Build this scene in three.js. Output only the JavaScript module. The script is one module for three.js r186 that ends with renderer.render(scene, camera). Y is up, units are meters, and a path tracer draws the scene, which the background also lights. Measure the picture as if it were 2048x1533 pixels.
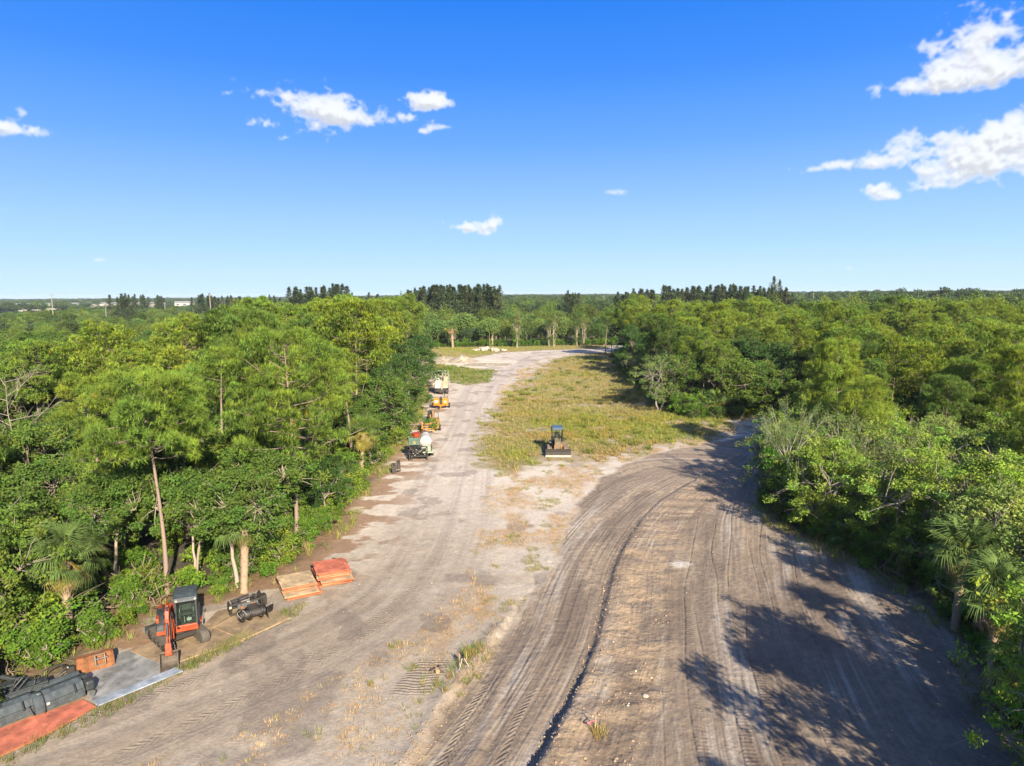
import * as THREE from 'three';
import { mergeGeometries } from 'three/addons/utils/BufferGeometryUtils.js';
import { RoundedBoxGeometry } from 'three/addons/geometries/RoundedBoxGeometry.js';

// ---------------------------------------------------------------- camera, sky, sun, exposure
const scene = new THREE.Scene();
const camera = new THREE.PerspectiveCamera(58.63, 1024 / 766, 0.5, 9000);
camera.rotation.order = 'YXZ';
camera.position.set(0, 16, 0);
camera.rotation.set(-7.45 * Math.PI / 180, 0, -0.4 * Math.PI / 180);
const renderer = new THREE.WebGLRenderer({ antialias: true });
renderer.toneMapping = THREE.LinearToneMapping;
renderer.toneMappingExposure = 2.9;
renderer.shadowMap.enabled = true;
const SUN_AZ = 22, SUN_EL = 27.5;          // degrees: behind the camera, to its right
const sunDir = new THREE.Vector3(Math.sin(SUN_AZ * Math.PI / 180) * Math.cos(SUN_EL * Math.PI / 180), Math.sin(SUN_EL * Math.PI / 180), Math.cos(SUN_AZ * Math.PI / 180) * Math.cos(SUN_EL * Math.PI / 180));
const sun = new THREE.DirectionalLight(new THREE.Color(1, 0.87, 0.67), 5);
sun.name = 'sun';
sun.position.set(sunDir.x * 300, sunDir.y * 300, sunDir.z * 300 - 70);
sun.target.position.set(0, 0, -70);
sun.castShadow = true; sun.shadow.mapSize.set(4096, 4096);
Object.assign(sun.shadow.camera, { left: -150, right: 150, top: 150, bottom: -150, near: 1, far: 700 });
scene.add(sun, sun.target);
scene.fog = new THREE.FogExp2(new THREE.Color(0.72, 0.84, 1.0), 0.00009);

// ---------------------------------------------------------------- random numbers and noise
function rng(seed) { let a = (seed * 2654435761) >>> 0; return () => { a = (a + 0x6d2b79f5) | 0; let t = Math.imul(a ^ (a >>> 15), 1 | a); t = (t + Math.imul(t ^ (t >>> 7), 61 | t)) ^ t; return ((t ^ (t >>> 14)) >>> 0) / 4294967296; }; }
const HASH = new Float32Array(65536); { const r = rng(77); for (let i = 0; i < 65536; i++) HASH[i] = r(); }
function vn(x, y) {                        // value noise 0..1
  const ix = Math.floor(x), iy = Math.floor(y); let fx = x - ix, fy = y - iy;
  fx = fx * fx * (3 - 2 * fx); fy = fy * fy * (3 - 2 * fy);
  const a = (ix * 374761393), b = (iy * 668265263);
  const h = (p, q) => { let n = Math.imul(p, 374761393) + Math.imul(q, 668265263); n = Math.imul(n ^ (n >>> 13), 1274126177); return HASH[(n ^ (n >>> 16)) & 65535]; };
  const h00 = h(ix, iy), h10 = h(ix + 1, iy), h01 = h(ix, iy + 1), h11 = h(ix + 1, iy + 1);
  return h00 + (h10 - h00) * fx + (h01 - h00) * fy + (h00 - h10 - h01 + h11) * fx * fy;
}
function fbm(x, y, o = 4) { let s = 0, a = 0.5, n = 0; for (let i = 0; i < o; i++) { s += a * vn(x, y); n += a; x = x * 2.03 + 17.3; y = y * 2.03 + 9.1; a *= 0.5; } return s / n; }
const clamp = (x, a = 0, b = 1) => x < a ? a : x > b ? b : x;
const sstep = (a, b, x) => { const t = clamp((x - a) / (b - a)); return t * t * (3 - 2 * t); };
const mix = (a, b, t) => a + (b - a) * t;

// ---------------------------------------------------------------- sky: clear blue air with small fair-weather clouds
function makeSky() {
  const W = 4096, H = 2048, CLOUD = 0.385, SKY = 0.385, data = new Float32Array(W * H * 4);
  // colour of the air by elevation in degrees (linear); unseen upper part paled to fill shadows
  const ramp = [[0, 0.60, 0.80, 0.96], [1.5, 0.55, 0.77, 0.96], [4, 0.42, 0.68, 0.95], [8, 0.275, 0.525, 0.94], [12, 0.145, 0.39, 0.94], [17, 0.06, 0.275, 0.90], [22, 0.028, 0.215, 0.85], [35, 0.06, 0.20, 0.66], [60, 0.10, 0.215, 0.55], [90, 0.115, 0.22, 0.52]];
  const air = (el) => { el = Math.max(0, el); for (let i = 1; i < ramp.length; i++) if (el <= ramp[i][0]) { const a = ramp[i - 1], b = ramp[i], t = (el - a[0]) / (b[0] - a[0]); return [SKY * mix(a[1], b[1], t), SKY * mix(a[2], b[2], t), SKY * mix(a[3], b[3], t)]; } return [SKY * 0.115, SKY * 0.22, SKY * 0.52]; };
  const sx = sunDir.x, sy = sunDir.y, sz = sunDir.z;
  for (let r = 0; r < H; r++) {
    const el = ((r + 0.5) / H - 0.5) * 180, c = air(el), ce = Math.cos(el * Math.PI / 180), se = Math.sin(el * Math.PI / 180);
    for (let k = 0; k < W; k++) {
      const a = ((k + 0.5) / W - 0.5) * 2 * Math.PI, i = (r * W + k) * 4;
      const cosS = Math.max(0, ce * Math.cos(a) * sx + se * sy + ce * Math.sin(a) * sz), c2 = cosS * cosS, c4 = c2 * c2, c8 = c4 * c4, c64 = Math.pow(c8, 8), g = el > 0 ? 0.36 * c8 + 1.0 * c64 : 0;  // broad glow round the unseen sun, raised to lift the shadow fill
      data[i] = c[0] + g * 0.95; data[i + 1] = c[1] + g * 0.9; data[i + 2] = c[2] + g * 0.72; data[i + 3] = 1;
    }
  }
  // clouds: [azimuth, elevation] of the middle, then puffs [dx, dy, rx, ry, strength] in degrees
  function cloud([az, el], puffs, seed, soft = 0.34, scale = 1, wisp = 0) {
    let x0 = 1e9, x1 = -1e9, y0 = 1e9, y1 = -1e9;
    for (const [x, y, rx, ry] of puffs) { x0 = Math.min(x0, x - rx * 2); x1 = Math.max(x1, x + rx * 2); y0 = Math.min(y0, y - ry * 2); y1 = Math.max(y1, y + ry * 2); }
    const ce = Math.cos(el * Math.PI / 180);
    const dens = (x, y) => {
      let b = 0; for (const [px, py, rx, ry, s] of puffs) { const u = (x - px) / rx, v = (y - py) / ry, w = y < py ? 1.35 : 1; b += s * Math.exp(-(u * u + v * v * w)); }
      if (b < 0.03) return 0;
      const q = 1 / scale, wx = x + 0.5 * (fbm(x * 1.3 * q + seed, y * 1.3 * q, 3) - 0.5), wy = y + 0.5 * (fbm(x * 1.3 * q, y * 1.3 * q + seed + 40, 3) - 0.5);
      const n = fbm(wx * 1.15 * q + seed * 3.1, wy * (1.5 + wisp) * q + seed, 6), m = 1 - Math.abs(2 * fbm(wx * 2.1 * q + seed, wy * 2.3 * q - seed, 4) - 1);
      return b * 1.12 + (n - 0.5) * 1.9 + (m - 0.75) * 0.75 - 0.55;
    };
    const r0 = Math.max(Math.ceil((Math.max(el + y0, 0.6) / 180 + 0.5) * H), 0), r1 = Math.floor((Math.min(el + y1, 85) / 180 + 0.5) * H), k0 = Math.floor(((az + x0 / ce - 90) / 360 + 0.5) * W), k1 = Math.ceil(((az + x1 / ce - 90) / 360 + 0.5) * W);
    for (let r = r0; r <= r1; r++) {
      const yy = ((r + 0.5) / H - 0.5) * 180 - el;
      for (let kk = k0; kk <= k1; kk++) {
        const xx = (((kk + 0.5) / W - 0.5) * 360 + 90 - az) * ce, d = dens(xx, yy); if (d <= 0) continue;
        const al = 1 - Math.exp(-Math.pow(d / (soft * 1.25), 1.3)), up = dens(xx + 0.12, yy + 0.34) - d, thick = clamp(d * 1.3);
        const lit = clamp(0.94 - 0.24 * clamp(up * 1.9 + 0.3) * thick + 0.07 * (1 - thick), 0.7, 1.0), i = (r * W + (((kk % W) + W) % W)) * 4;
        data[i] = mix(data[i], CLOUD * lit * 0.92, al); data[i + 1] = mix(data[i + 1], CLOUD * lit * 0.95, al); data[i + 2] = mix(data[i + 2], CLOUD * Math.min(1.0, lit * 0.985 + 0.02), al);
      }
    }
  }
  const C = cloud;
  C([-14.20,13.75], [[-4.6, 1.1, 2.6, 0.55, 0.62], [-2.2, 0.9, 1.6, 0.75, 0.75], [0.3, 0.75, 1.5, 0.95, 1.05], [0.6, -0.2, 2.2, 0.85, 0.95], [-1.5, 0, 2.1, 0.8, 0.8], [3.2, -0.25, 2.6, 0.5, 0.78], [-0.6, -1.2, 1.8, 0.55, 0.62], [5.4, 0.1, 1.6, 0.4, 0.55]], 5, 0.42, 1, 0.6);
  C([-6.56,14.82], [[0, 0.1, 1.25, 0.7, 1.2], [-0.9, 0.1, 0.9, 0.55, 0.9], [0.8, 0.1, 0.9, 0.6, 0.9]], 11, 0.3, 0.8);
  C([-5.97,13.06], [[0, 0, 0.9, 0.35, 0.75], [-1, -0.3, 0.5, 0.3, 0.7]], 14, 0.45, 0.8, 0.5);
  C([-19.68,12.79], [[0, 0, 0.95, 0.36, 0.95], [1.9, -0.9, 0.6, 0.3, 0.55]], 17, 0.4, 0.8, 0.4);
  C([32.39,14.82], [[-3.2, -1.0, 1.8, 0.6, 0.85], [-1.6, -0.2, 1.5, 1.1, 0.9], [0.2, 0.8, 1.7, 1.5, 1.0], [1.6, 1.7, 1.1, 0.7, 0.85], [2.2, -0.6, 2.6, 1.2, 1.15], [4.6, -0.2, 1.8, 1.4, 1.15], [0.2, -1.1, 2.4, 0.75, 0.9], [-2.0, 1.2, 1.2, 0.8, 0.45]], 23, 0.38, 1.1);
  C([31.49,8.99], [[-6.6, 0.2, 1.6, 0.42, 0.85], [-4.4, 0.1, 1.6, 0.55, 0.9], [-2.6, 0.6, 1.5, 0.9, 0.85], [-2.2, 1.6, 1.0, 0.7, 0.6], [0.2, 0.1, 2.1, 1.1, 1.1], [2.4, 1.0, 1.6, 1.2, 1.1], [4.4, 1.4, 1.8, 1.2, 1.05], [4.6, -0.2, 2.4, 1.2, 1.15], [-0.6, -1.7, 1.6, 0.8, 0.9], [2.2, -0.9, 2.2, 0.8, 0.85], [-0.5, 1.4, 1.1, 0.8, 0.55]], 31, 0.36, 1.1);
  C([27.87,7.08], [[0, 0, 1.05, 0.55, 1.15], [0.7, -0.35, 0.7, 0.35, 0.9], [-0.5, 0.4, 0.6, 0.35, 0.8]], 37, 0.32, 0.8);
  C([23.45,8.95], [[0, 0, 0.85, 0.3, 0.78], [-2.1, 0.2, 0.4, 0.25, 0.85]], 41, 0.45, 0.8, 0.5);
  C([-2.62,5.38], [[-1.3, 0, 1.1, 0.45, 0.95], [0.2, -0.1, 1.3, 0.55, 1.05], [1.2, 0.3, 0.8, 0.6, 0.95]], 43, 0.36, 0.85);
  C([-34.75,11.00], [[0, -0.1, 1.7, 0.5, 0.95], [-1.6, 0, 1.5, 0.6, 0.95], [0.2, 1.0, 0.5, 0.3, 0.6]], 47, 0.4, 0.9, 0.5);
  C([-30.52,2.60], [[0, 0, 1.0, 0.17, 0.85]], 53, 0.7, 0.7, 0.5);
  C([8.54,8.02], [[0, 0, 1.0, 0.2, 0.72]], 59, 0.7, 0.8, 0.6);
  C([26.21,1.74], [[0, 0, 0.5, 0.22, 0.7]], 61, 0.7, 0.8);
  C([34.44,17.29], [[0, 0, 0.6, 0.35, 0.75]], 67, 0.5, 0.8);
  C([-36.00,5.73], [[0, 0, 0.6, 0.18, 0.7]], 71, 0.6, 0.8);
  C([33.38,0.16], [[0, 0, 4.5, 0.32, 0.72], [3.5, 0.25, 2.5, 0.3, 0.6]], 73, 0.95, 1, 1.2);
  // the same kind of clouds on round the horizon and overhead
  const r = rng(913);
  for (let i = 0; i < 46; i++) {
    const az = 42 + r() * 276, el = 7 + Math.pow(r(), 1.3) * 52, n = 3 + Math.floor(r() * 5), s = 0.8 + r() * 1.3, p = [];
    for (let k = 0; k < n; k++) p.push([(r() - 0.5) * 6 * s, (r() - 0.5) * 1.6 * s, (1.1 + r() * 1.4) * s, (0.5 + r() * 0.7) * s, 0.8 + r() * 0.35]);
    C([az, el], p, 100 + i * 7.3, 0.38, 1.2);
  }
  const t = new THREE.DataTexture(data, W, H, THREE.RGBAFormat, THREE.FloatType);
  t.mapping = THREE.EquirectangularReflectionMapping; t.magFilter = THREE.LinearFilter; t.needsUpdate = true;
  return t;
}
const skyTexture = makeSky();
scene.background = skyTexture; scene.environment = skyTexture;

// ---------------------------------------------------------------- names, labels, copies
const taken = new Map();
function numbered(name) { const n = taken.get(name) ?? 0; taken.set(name, n + 1); return n ? name + '_' + String(n).padStart(3, '0') : name; }
function tag(o, label, category, group) { o.userData.label = label; o.userData.category = category; if (group) o.userData.group = group; return o; }
function shade(o) { o.traverse((m) => { if (m.isMesh) { m.castShadow = true; m.receiveShadow = true; } }); return o; }
function thing(name, label, category, [x, y, z] = [0, 0, 0], turn = 0, group) {
  const o = new THREE.Group(); o.name = numbered(name); scene.add(o); o.position.set(x, y, z); o.rotation.y = turn; return tag(o, label, category, group);
}
function part(name, geometries, material, parent) {
  const list = [].concat(geometries), g = list.length > 1 ? mergeGeometries(list.map((q) => { const n = q.index ? q.toNonIndexed() : q; for (const k of Object.keys(n.attributes)) if (!['position', 'normal', 'uv'].includes(k)) n.deleteAttribute(k); return n; })) : list[0];
  const m = new THREE.Mesh(g, material); m.name = name; m.castShadow = m.receiveShadow = true; parent.add(m); return m;
}
function stuff(o, name, label) { o.name = numbered(name); o.userData.kind = 'stuff'; o.userData.label = label; o.castShadow = o.receiveShadow = true; scene.add(o); return o; }

// ---------------------------------------------------------------- where things lie on the ground (metres, [x, z])
const CLEARING = [[-24, -14], [-22.5, -20.5], [-19.98,-23.17], [-20.00,-24.68], [-19.95,-26.27], [-19.46,-28.43], [-18.75,-30.27], [-18.37,-32.67], [-15.99,-34.16], [-13.86,-37.11], [-12.24,-41.52], [-12.23,-49.60], [-12.16,-62.26], [-11.96,-73.85], [-12.53,-84.81], [-13.78,-100.88], [-16.34,-124.29], [-19.23,-150.28], [-26.75,-198.54], [-26, -206], [-3.58,-207.80], [24.26,-211.31], [41.01,-209.75], [29.22,-183.78], [25.23,-169.56], [22.00,-138.05], [21.20,-113.75], [20.40,-96.20], [20.83,-87.39], [23.61,-84.47], [27.77,-85.69], [33.60,-87.62], [33.11,-81.48], [25.18,-67.22], [21.98,-57.05], [18.52,-48.68], [18.49,-45.40], [19.56,-41.78], [20.39,-38.38], [21.17,-35.60], [21.25,-32.62], [20.61,-29.36], [19.54,-26.62], [18.48,-24.23], [17.6, -20.5], [15, -10], [13, 2], [-20, 2]];
const GRADED = [[-4.07,-19.47], [-3.67,-21.45], [-2.72,-24.96], [-0.66,-30.87], [0.88,-34.49], [2.46,-38.47], [3.51,-44.41], [5.38,-51.05], [8.47,-59.38], [11.39,-64.09], [15.52,-67.95], [21.06,-71.28], [26.69,-75.22], [31.12,-75.07], [26, -48], [30, -30], [24, -14]];
const MEADOW = [[-3.31,-62.95], [-3.70,-74.10], [-2.80,-95.88], [0.51,-116.67], [5.42,-143.71], [10.67,-167.99], [18.05,-180.06], [27.05,-185.55], [30, -190], [40, -120], [27.63,-83.31], [22.72,-73.23], [15.77,-69.07], [11.43,-64.89], [7.28,-62.65], [4.53,-63.69], [1.62,-61.88], [-1.14,-60.16]];
const GREENSTRIP = [[-21.09,-160.34], [-17.86,-157.80], [-9.11,-147.58], [-3.57,-143.32], [-4.18,-122.93], [-8.28,-119.07], [-15.04,-134.24], [-18.18,-137.83]];
const BACKMEADOW = [[-30, -212], [32, -214], [27.75,-197.43], [9.45,-193.69], [-2.54,-186.37], [-9.32,-172.15], [-16.71,-170.02], [-24.14,-178.92]];
const WHITESAND = [[-24.14,-178.92], [-16.97,-172.73], [-12.50,-172.39], [-2.90,-166.40], [1.96,-163.54], [-1.49,-146.09], [-4.08,-142.41], [-10.34,-149.70], [-17.73,-156.66], [-21.09,-160.34]];
const BERM = [[-0.46,-18.63], [0.08,-19.97], [0.69,-21.41], [1.28,-22.80], [1.97,-24.58], [2.76,-26.72], [3.68,-29.50], [4.37,-32.18], [5.09,-35.35], [6.01,-38.78], [7.17,-42.02], [8.83,-46.12], [10.83,-50.17], [12.92,-53.41], [15.54,-56.90]];
const STEP = [[-4.23,-19.47], [-3.67,-21.45], [-3.24,-22.85], [-2.72,-24.90], [-1.97,-27.01], [-1.36,-28.69], [-0.59,-31.07]];
const LANE = [[-19.80,-19.20], [-18.23,-20.94], [-15.26,-23.26], [-11.99,-26.46], [-8.84,-30.13], [-6.58,-34.61], [-5.57,-41.40], [-5.39,-50.67], [-5.54,-63.01], [-5.63,-79.77], [-5.54,-100.52], [-4.13,-127.29], [0.73,-158.82], [6.78,-179.45], [14.78,-189.01], [29.11,-192.01]];
const RLANE = [[7.18,-18.96], [7.86,-23.59], [9.25,-30.35], [11.01,-37.24], [13.82,-45.70], [18.24,-56.36], [25.73,-69.46], [33.63,-78.39]];

function sdPoly(poly, x, z) {              // signed distance, inside positive
  let d = 1e18, inside = false;
  for (let i = 0, j = poly.length - 1; i < poly.length; j = i++) {
    const [ax, az] = poly[j], [bx, bz] = poly[i], ex = bx - ax, ez = bz - az, t = clamp(((x - ax) * ex + (z - az) * ez) / (ex * ex + ez * ez)), dx = x - ax - ex * t, dz = z - az - ez * t;
    d = Math.min(d, dx * dx + dz * dz);
    if ((az > z) !== (bz > z) && x < (bx - ax) * (z - az) / (bz - az) + ax) inside = !inside;
  }
  return inside ? Math.sqrt(d) : -Math.sqrt(d);
}
function smoothLine(p, n = 8) { const c = new THREE.CatmullRomCurve3(p.map(([x, z]) => new THREE.Vector3(x, 0, z)), false, 'centripetal'); return c.getPoints((p.length - 1) * n).map((v) => [v.x, v.z]); }
function alongLine(line) {                 // (x, z) -> [distance to the right of the line, metres along it]
  const L = [0]; for (let i = 1; i < line.length; i++) L.push(L[i - 1] + Math.hypot(line[i][0] - line[i - 1][0], line[i][1] - line[i - 1][1]));
  return (x, z) => {
    let best = 1e18, s = 0, t0 = 0;
    for (let i = 1; i < line.length; i++) {
      const [ax, az] = line[i - 1], ex = line[i][0] - ax, ez = line[i][1] - az, q = ex * ex + ez * ez, t = clamp(((x - ax) * ex + (z - az) * ez) / q), dx = x - ax - ex * t, dz = z - az - ez * t, d = dx * dx + dz * dz;
      if (d < best) { best = d; s = Math.sign(ex * (z - az) - ez * (x - ax)); t0 = L[i - 1] + t * Math.sqrt(q); }
    }
    return [Math.sqrt(best) * s, t0];
  };
}
// sampled once on a grid, read back bilinearly
function grid(x0, z0, x1, z1, cell, f, n) {
  const w = Math.ceil((x1 - x0) / cell) + 1, h = Math.ceil((z1 - z0) / cell) + 1, a = new Float32Array(w * h * n);
  for (let j = 0; j < h; j++) for (let i = 0; i < w; i++) { const v = f(x0 + i * cell, z0 + j * cell); for (let k = 0; k < n; k++) a[(j * w + i) * n + k] = n === 1 ? v : v[k]; }
  return (x, z, k = 0) => {
    const u = clamp((x - x0) / cell, 0, w - 1.001), v = clamp((z - z0) / cell, 0, h - 1.001), i = Math.floor(u), j = Math.floor(v), p = u - i, q = v - j, o = (j * w + i) * n + k;
    return (a[o] * (1 - p) + a[o + n] * p) * (1 - q) + (a[o + w * n] * (1 - p) + a[o + w * n + n] * p) * q;
  };
}
const NEAR = { x0: -26, x1: 28, z0: -62, z1: -15 }, MID = { x0: -60, x1: 70, z0: -240, z1: -62 };
const lineB = alongLine(smoothLine(BERM)), lineS = alongLine(smoothLine(STEP)), lineW = alongLine(smoothLine(LANE)), lineR = alongLine(smoothLine(RLANE));
const regions = [CLEARING, GRADED, MEADOW, GREENSTRIP, BACKMEADOW, WHITESAND], lines = [lineB, lineS, lineW, lineR];
const gather = (x, z) => { const o = regions.map((p) => sdPoly(p, x, z)); for (const l of lines) o.push(...l(x, z)); return o; };
const fineGrid = grid(-27, -64, 29, -14, 0.25, gather, 14), coarseGrid = grid(-62, -242, 72, -60, 1, gather, 14);
const sample = (x, z, k) => (x > -26.5 && x < 28.5 && z > -63 && z < -14.5 ? fineGrid : coarseGrid)(x, z, k);
const clearingDistance = (x, z) => (x > -60 && x < 70 && z > -240 && z < -14 ? sample(x, z, 0) : sdPoly(CLEARING, x, z));

// the lie of the land: the graded lane's windrow, its smaller step, ruts and clods
function relief(x, z) {
  if (z < -62 || z > -15 || x < -26 || x > 28) return 0;
  const edge = sstep(-62, -57, z) * sstep(-15, -16.5, z) * sstep(-26, -24, x) * sstep(28, 26, x);
  const gd = sample(x, z, 1), dB = sample(x, z, 6), tB = sample(x, z, 7), dS = sample(x, z, 8), tS = sample(x, z, 9), dR = sample(x, z, 12), tR = sample(x, z, 13), dW = sample(x, z, 10), tW = sample(x, z, 11), cd = sample(x, z, 0);
  let h = 0;
  const wob = 0.16 * (fbm(tB * 0.5, 3.3, 2) - 0.5) + 0.05 * (vn(tB * 4.1, 8.1) - 0.5), d = dB - wob;
  const far = mix(1, 0.5, sstep(3, 13, tB)) * mix(1, 0.8, sstep(14, 36, tB)), ends = sstep(58, 52, tB);
  // the windrow: steep face to the left, spilled clods running down to the right
  if (d > -0.6 && d < 6) {
    const rw = 1.6 * (fbm(x * 0.7, z * 0.7, 3) - 0.5), ripple = vn(tB * 1.7 - d * 0.95 + 20 + rw, d * 0.4 + 2), rip = ripple;
    const body = sstep(-0.05, 0.22, d) * (0.25 * (1 - sstep(0.25, 2.2, d)) + 0.16 * (1 - sstep(1.6, 4.8, d)));
    h += ends * far * body * (0.85 + 0.5 * (fbm(x * 1.7, z * 1.7, 3) - 0.5));
    h += ends * sstep(0.25, 0.7, d) * (1 - sstep(2.6, 4.6, d)) * (0.10 * (rip - 0.45) + 0.10 * (fbm(x * 3.1, z * 3.1, 3) - 0.5) * far);
  }
  h -= ends * 0.05 * far * Math.exp(-Math.pow((d + 0.35) / 0.35, 2));
  // the low step at the left edge of the graded strip
  const ws = 0.3 * (fbm(tS * 0.8, 31, 3) - 0.5), e = dS - ws, es = sstep(0, 3, tS) * sstep(19, 15, tS);
  h += es * (0.11 * Math.exp(-Math.pow((e + 0.25) / 0.3, 2)) - 0.13 * sstep(-0.1, 0.15, e) * (1 - sstep(0.6, 2.2, e)));
  // second small furrow inside the strip
  const fu = e - 1.75 - 0.5 * Math.sin(tS * 0.4); h += es * sstep(11, 8, tS) * (0.06 * Math.exp(-Math.pow((fu + 0.2) / 0.22, 2)) - 0.07 * Math.exp(-Math.pow((fu - 0.1) / 0.18, 2)));
  // long ruts in the right lane and the left lane
  const lane = sstep(-0.5, 1.5, gd) * sstep(1.6, 3.4, d);
  h += lane * 0.05 * (vn(dR * 1.1 + 0.5 * vn(tR * 0.12, 4), tR * 0.035) - 0.5) + lane * 0.04 * (vn(dR * 3.6, tR * 0.06 + 7) - 0.5);
  h += (1 - sstep(3.5, 6, Math.abs(dW))) * 0.07 * (vn(dW * 1.6 + 31, tW * 0.04) - 0.5);
  h += 0.09 * (fbm(x * 0.35, z * 0.35, 3) - 0.5) + 0.035 * (fbm(x * 1.6, z * 1.6, 2) - 0.5);
  h += 0.22 * sstep(0, -5, cd) * fbm(x * 0.5, z * 0.5, 3);
  return h * edge;
}

// colour of the soil (linear) and its fine relief in metres: [r, g, b, height]
function soil(x, z, fine) {
  if (sample(x, z, 0) < -5) return [0.052, 0.042, 0.026, 0];  // deep wood: humus with the shade under the crowns put into its colour
  const wx = x + 1.1 * (fbm(x * 0.45, z * 0.45, 3) - 0.5) + 0.35 * (vn(x * 2.1, z * 2.1) - 0.5), wz = z + 1.1 * (fbm(x * 0.45 + 40, z * 0.45, 3) - 0.5) + 0.35 * (vn(x * 2.1 + 9, z * 2.1) - 0.5);
  const cd = sample(wx, wz, 0), gd = sample(wx, wz, 1), md = sample(wx, wz, 2), gs = sample(wx, wz, 3), bm = sample(wx, wz, 4), ws = sample(wx, wz, 5);
  const dB = sample(x, z, 6), tB = sample(x, z, 7), dW = sample(x, z, 10), tW = sample(x, z, 11), dR = sample(x, z, 12), tR = sample(x, z, 13), dS = sample(x, z, 8), tS = sample(x, z, 9);
  const n1 = fbm(x * 0.22, z * 0.22, 4), n2 = fbm(x * 0.9 + 7, z * 0.9, 4), n3 = fbm(x * 4.3, z * 4.3 + 3, 3), grain = vn(x * 14, z * 14) - 0.5, speck = vn(x * 23 + 5, z * 23);
  let c = [0.43, 0.365, 0.285], h = 0.012 * (n3 - 0.5) + 0.008 * grain;
  const to = (k, w) => { w = clamp(w); c = [mix(c[0], k[0], w), mix(c[1], k[1], w), mix(c[2], k[2], w)]; };
  const dist = -z;
  // pale sand, more of it away from the near lane
  const pale = sstep(0.36, 0.62, n2 * 0.55 + n1 * 0.45 + 0.2 * sstep(30, 48, dist) - 0.03);
  to([0.56, 0.49, 0.405], pale * (0.35 + 0.65 * sstep(28, 40, dist)));
  to([0.63, 0.575, 0.505], sstep(36, 60, dist) * 0.6 * sstep(0.35, 0.6, fbm(x * 0.6 + 3, z * 0.6, 4)));
  // the driven lane: browner and streaked along its length near the camera, grey sand farther off
  const along = vn(dW * 2.3 + 0.6 * vn(tW * 0.2, 2), tW * 0.05) * 0.55 + vn(dW * 7.1, tW * 0.11 + 5) * 0.3 + vn(dW * 17, tW * 0.2) * 0.15;
  const laneW = 1 - sstep(2.2, 4.4 + 1.2 * n1, Math.abs(dW - 0.3));
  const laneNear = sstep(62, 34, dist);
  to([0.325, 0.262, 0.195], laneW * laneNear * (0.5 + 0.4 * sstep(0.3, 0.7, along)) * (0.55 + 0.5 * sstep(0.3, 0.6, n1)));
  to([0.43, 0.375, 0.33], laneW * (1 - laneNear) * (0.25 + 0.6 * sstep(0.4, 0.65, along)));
  h += laneW * 0.02 * (along - 0.5);
  // dead orange-brown grass lying in patches between lane and graded strip
  const mid = sstep(3.0, 5.0, dW + 1.5 * (n1 - 0.5)) * (1 - sstep(-0.5, 0.6, gd)) * sstep(27, 31, dist);
  to([0.40, 0.26, 0.125], mid * 0.6 * sstep(0.5, 0.66, fbm(x * 0.55 + 50, z * 0.28, 4) * 0.75 + 0.25 * n3 + 0.06 * sstep(32, 46, dist)));
  to([0.30, 0.25, 0.10], mid * 0.6 * sstep(0.62, 0.7, fbm(x * 0.9 + 90, z * 0.7, 4)));
  to([0.185, 0.15, 0.125], 0.5 * sstep(0.61, 0.7, fbm(x * 0.5 + 13, z * 0.35 + 70, 4)) * sstep(-1, 1, cd));
  // brown pine litter strewn on the sand beside the wood
  const strewn = sstep(7, 1.5, cd) * (1 - sstep(-1, 0, gd)) * (x < 0 ? 1 : 0) * sstep(24, 27, dist);
  to([0.27, 0.15, 0.075], strewn * 0.85 * sstep(0.48, 0.6, fbm(x * 0.45 + 21, z * 0.8 + 4, 4) + 0.16 * sstep(2.6, 0.2, cd)));
  // graded dirt
  const g = sstep(-0.25, 0.35, gd + 0.5 * (n2 - 0.5));
  if (g > 0) {
    const nearB = 1 - sstep(2.5, 5.5, dB), q = dB < 3 ? dB : dR, t = dB < 3 ? tB : tR;
    const wl = dB + 0.5 * (fbm(tB * 0.16, dB * 0.2 + 3, 3) - 0.5), fl = vn(wl * 2.6 + 0.8 * vn(tB * 0.1, 3), tB * 0.09) * 0.3 + vn(wl * 7.3, tB * 0.16 + 3) * 0.36 + vn(wl * 16.5, tB * 0.4) * 0.34;
    const wr = dR + 0.5 * (fbm(tR * 0.14, dR * 0.2 + 8, 3) - 0.5), fr = vn(wr * 2.3 + 0.7 * vn(tR * 0.13, 6), tR * 0.07) * 0.3 + vn(wr * 6.9, tR * 0.13 + 3) * 0.38 + vn(wr * 15.5, tR * 0.3) * 0.32;
    const f = mix(fr, fl, nearB);
    let k = [0.262, 0.203, 0.15];
    const k2 = (a, w) => { w = clamp(w); k = [mix(k[0], a[0], w), mix(k[1], a[1], w), mix(k[2], a[2], w)]; };
    k2([0.34, 0.272, 0.2], sstep(0.42, 0.75, f) * 0.4);
    k2([0.185, 0.138, 0.1], sstep(0.46, 0.22, f) * 0.38);
    k2([0.43, 0.34, 0.235], 0.6 * sstep(0.5, 0.7, fbm(q * 0.9 + 5, t * 0.22 + 9, 4) * 0.7 + 0.3 * n3) * (dB < 0 ? 1 : 0.55));
    k2([0.15, 0.112, 0.085], 0.6 * sstep(0.5, 0.68, fbm(q * 0.6 + 60, t * 0.15, 4)));
    k2([0.45, 0.405, 0.35], 0.75 * sstep(0.55, 0.74, fbm(q * 0.75 + 160, t * 0.16 + 4, 4) * 0.62 + 0.38 * f + 0.05 * sstep(5, 1, cd)));
    // sandy spoil of the windrow
    const sp = sstep(0.1, 0.4, dB) * (1 - sstep(2.6, 4.2, dB)) * sstep(54, 48, tB), rp = vn(tB * 1.7 - dB * 0.95 + 20 + 1.6 * (fbm(x * 0.7, z * 0.7, 3) - 0.5), dB * 0.4 + 2);
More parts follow.
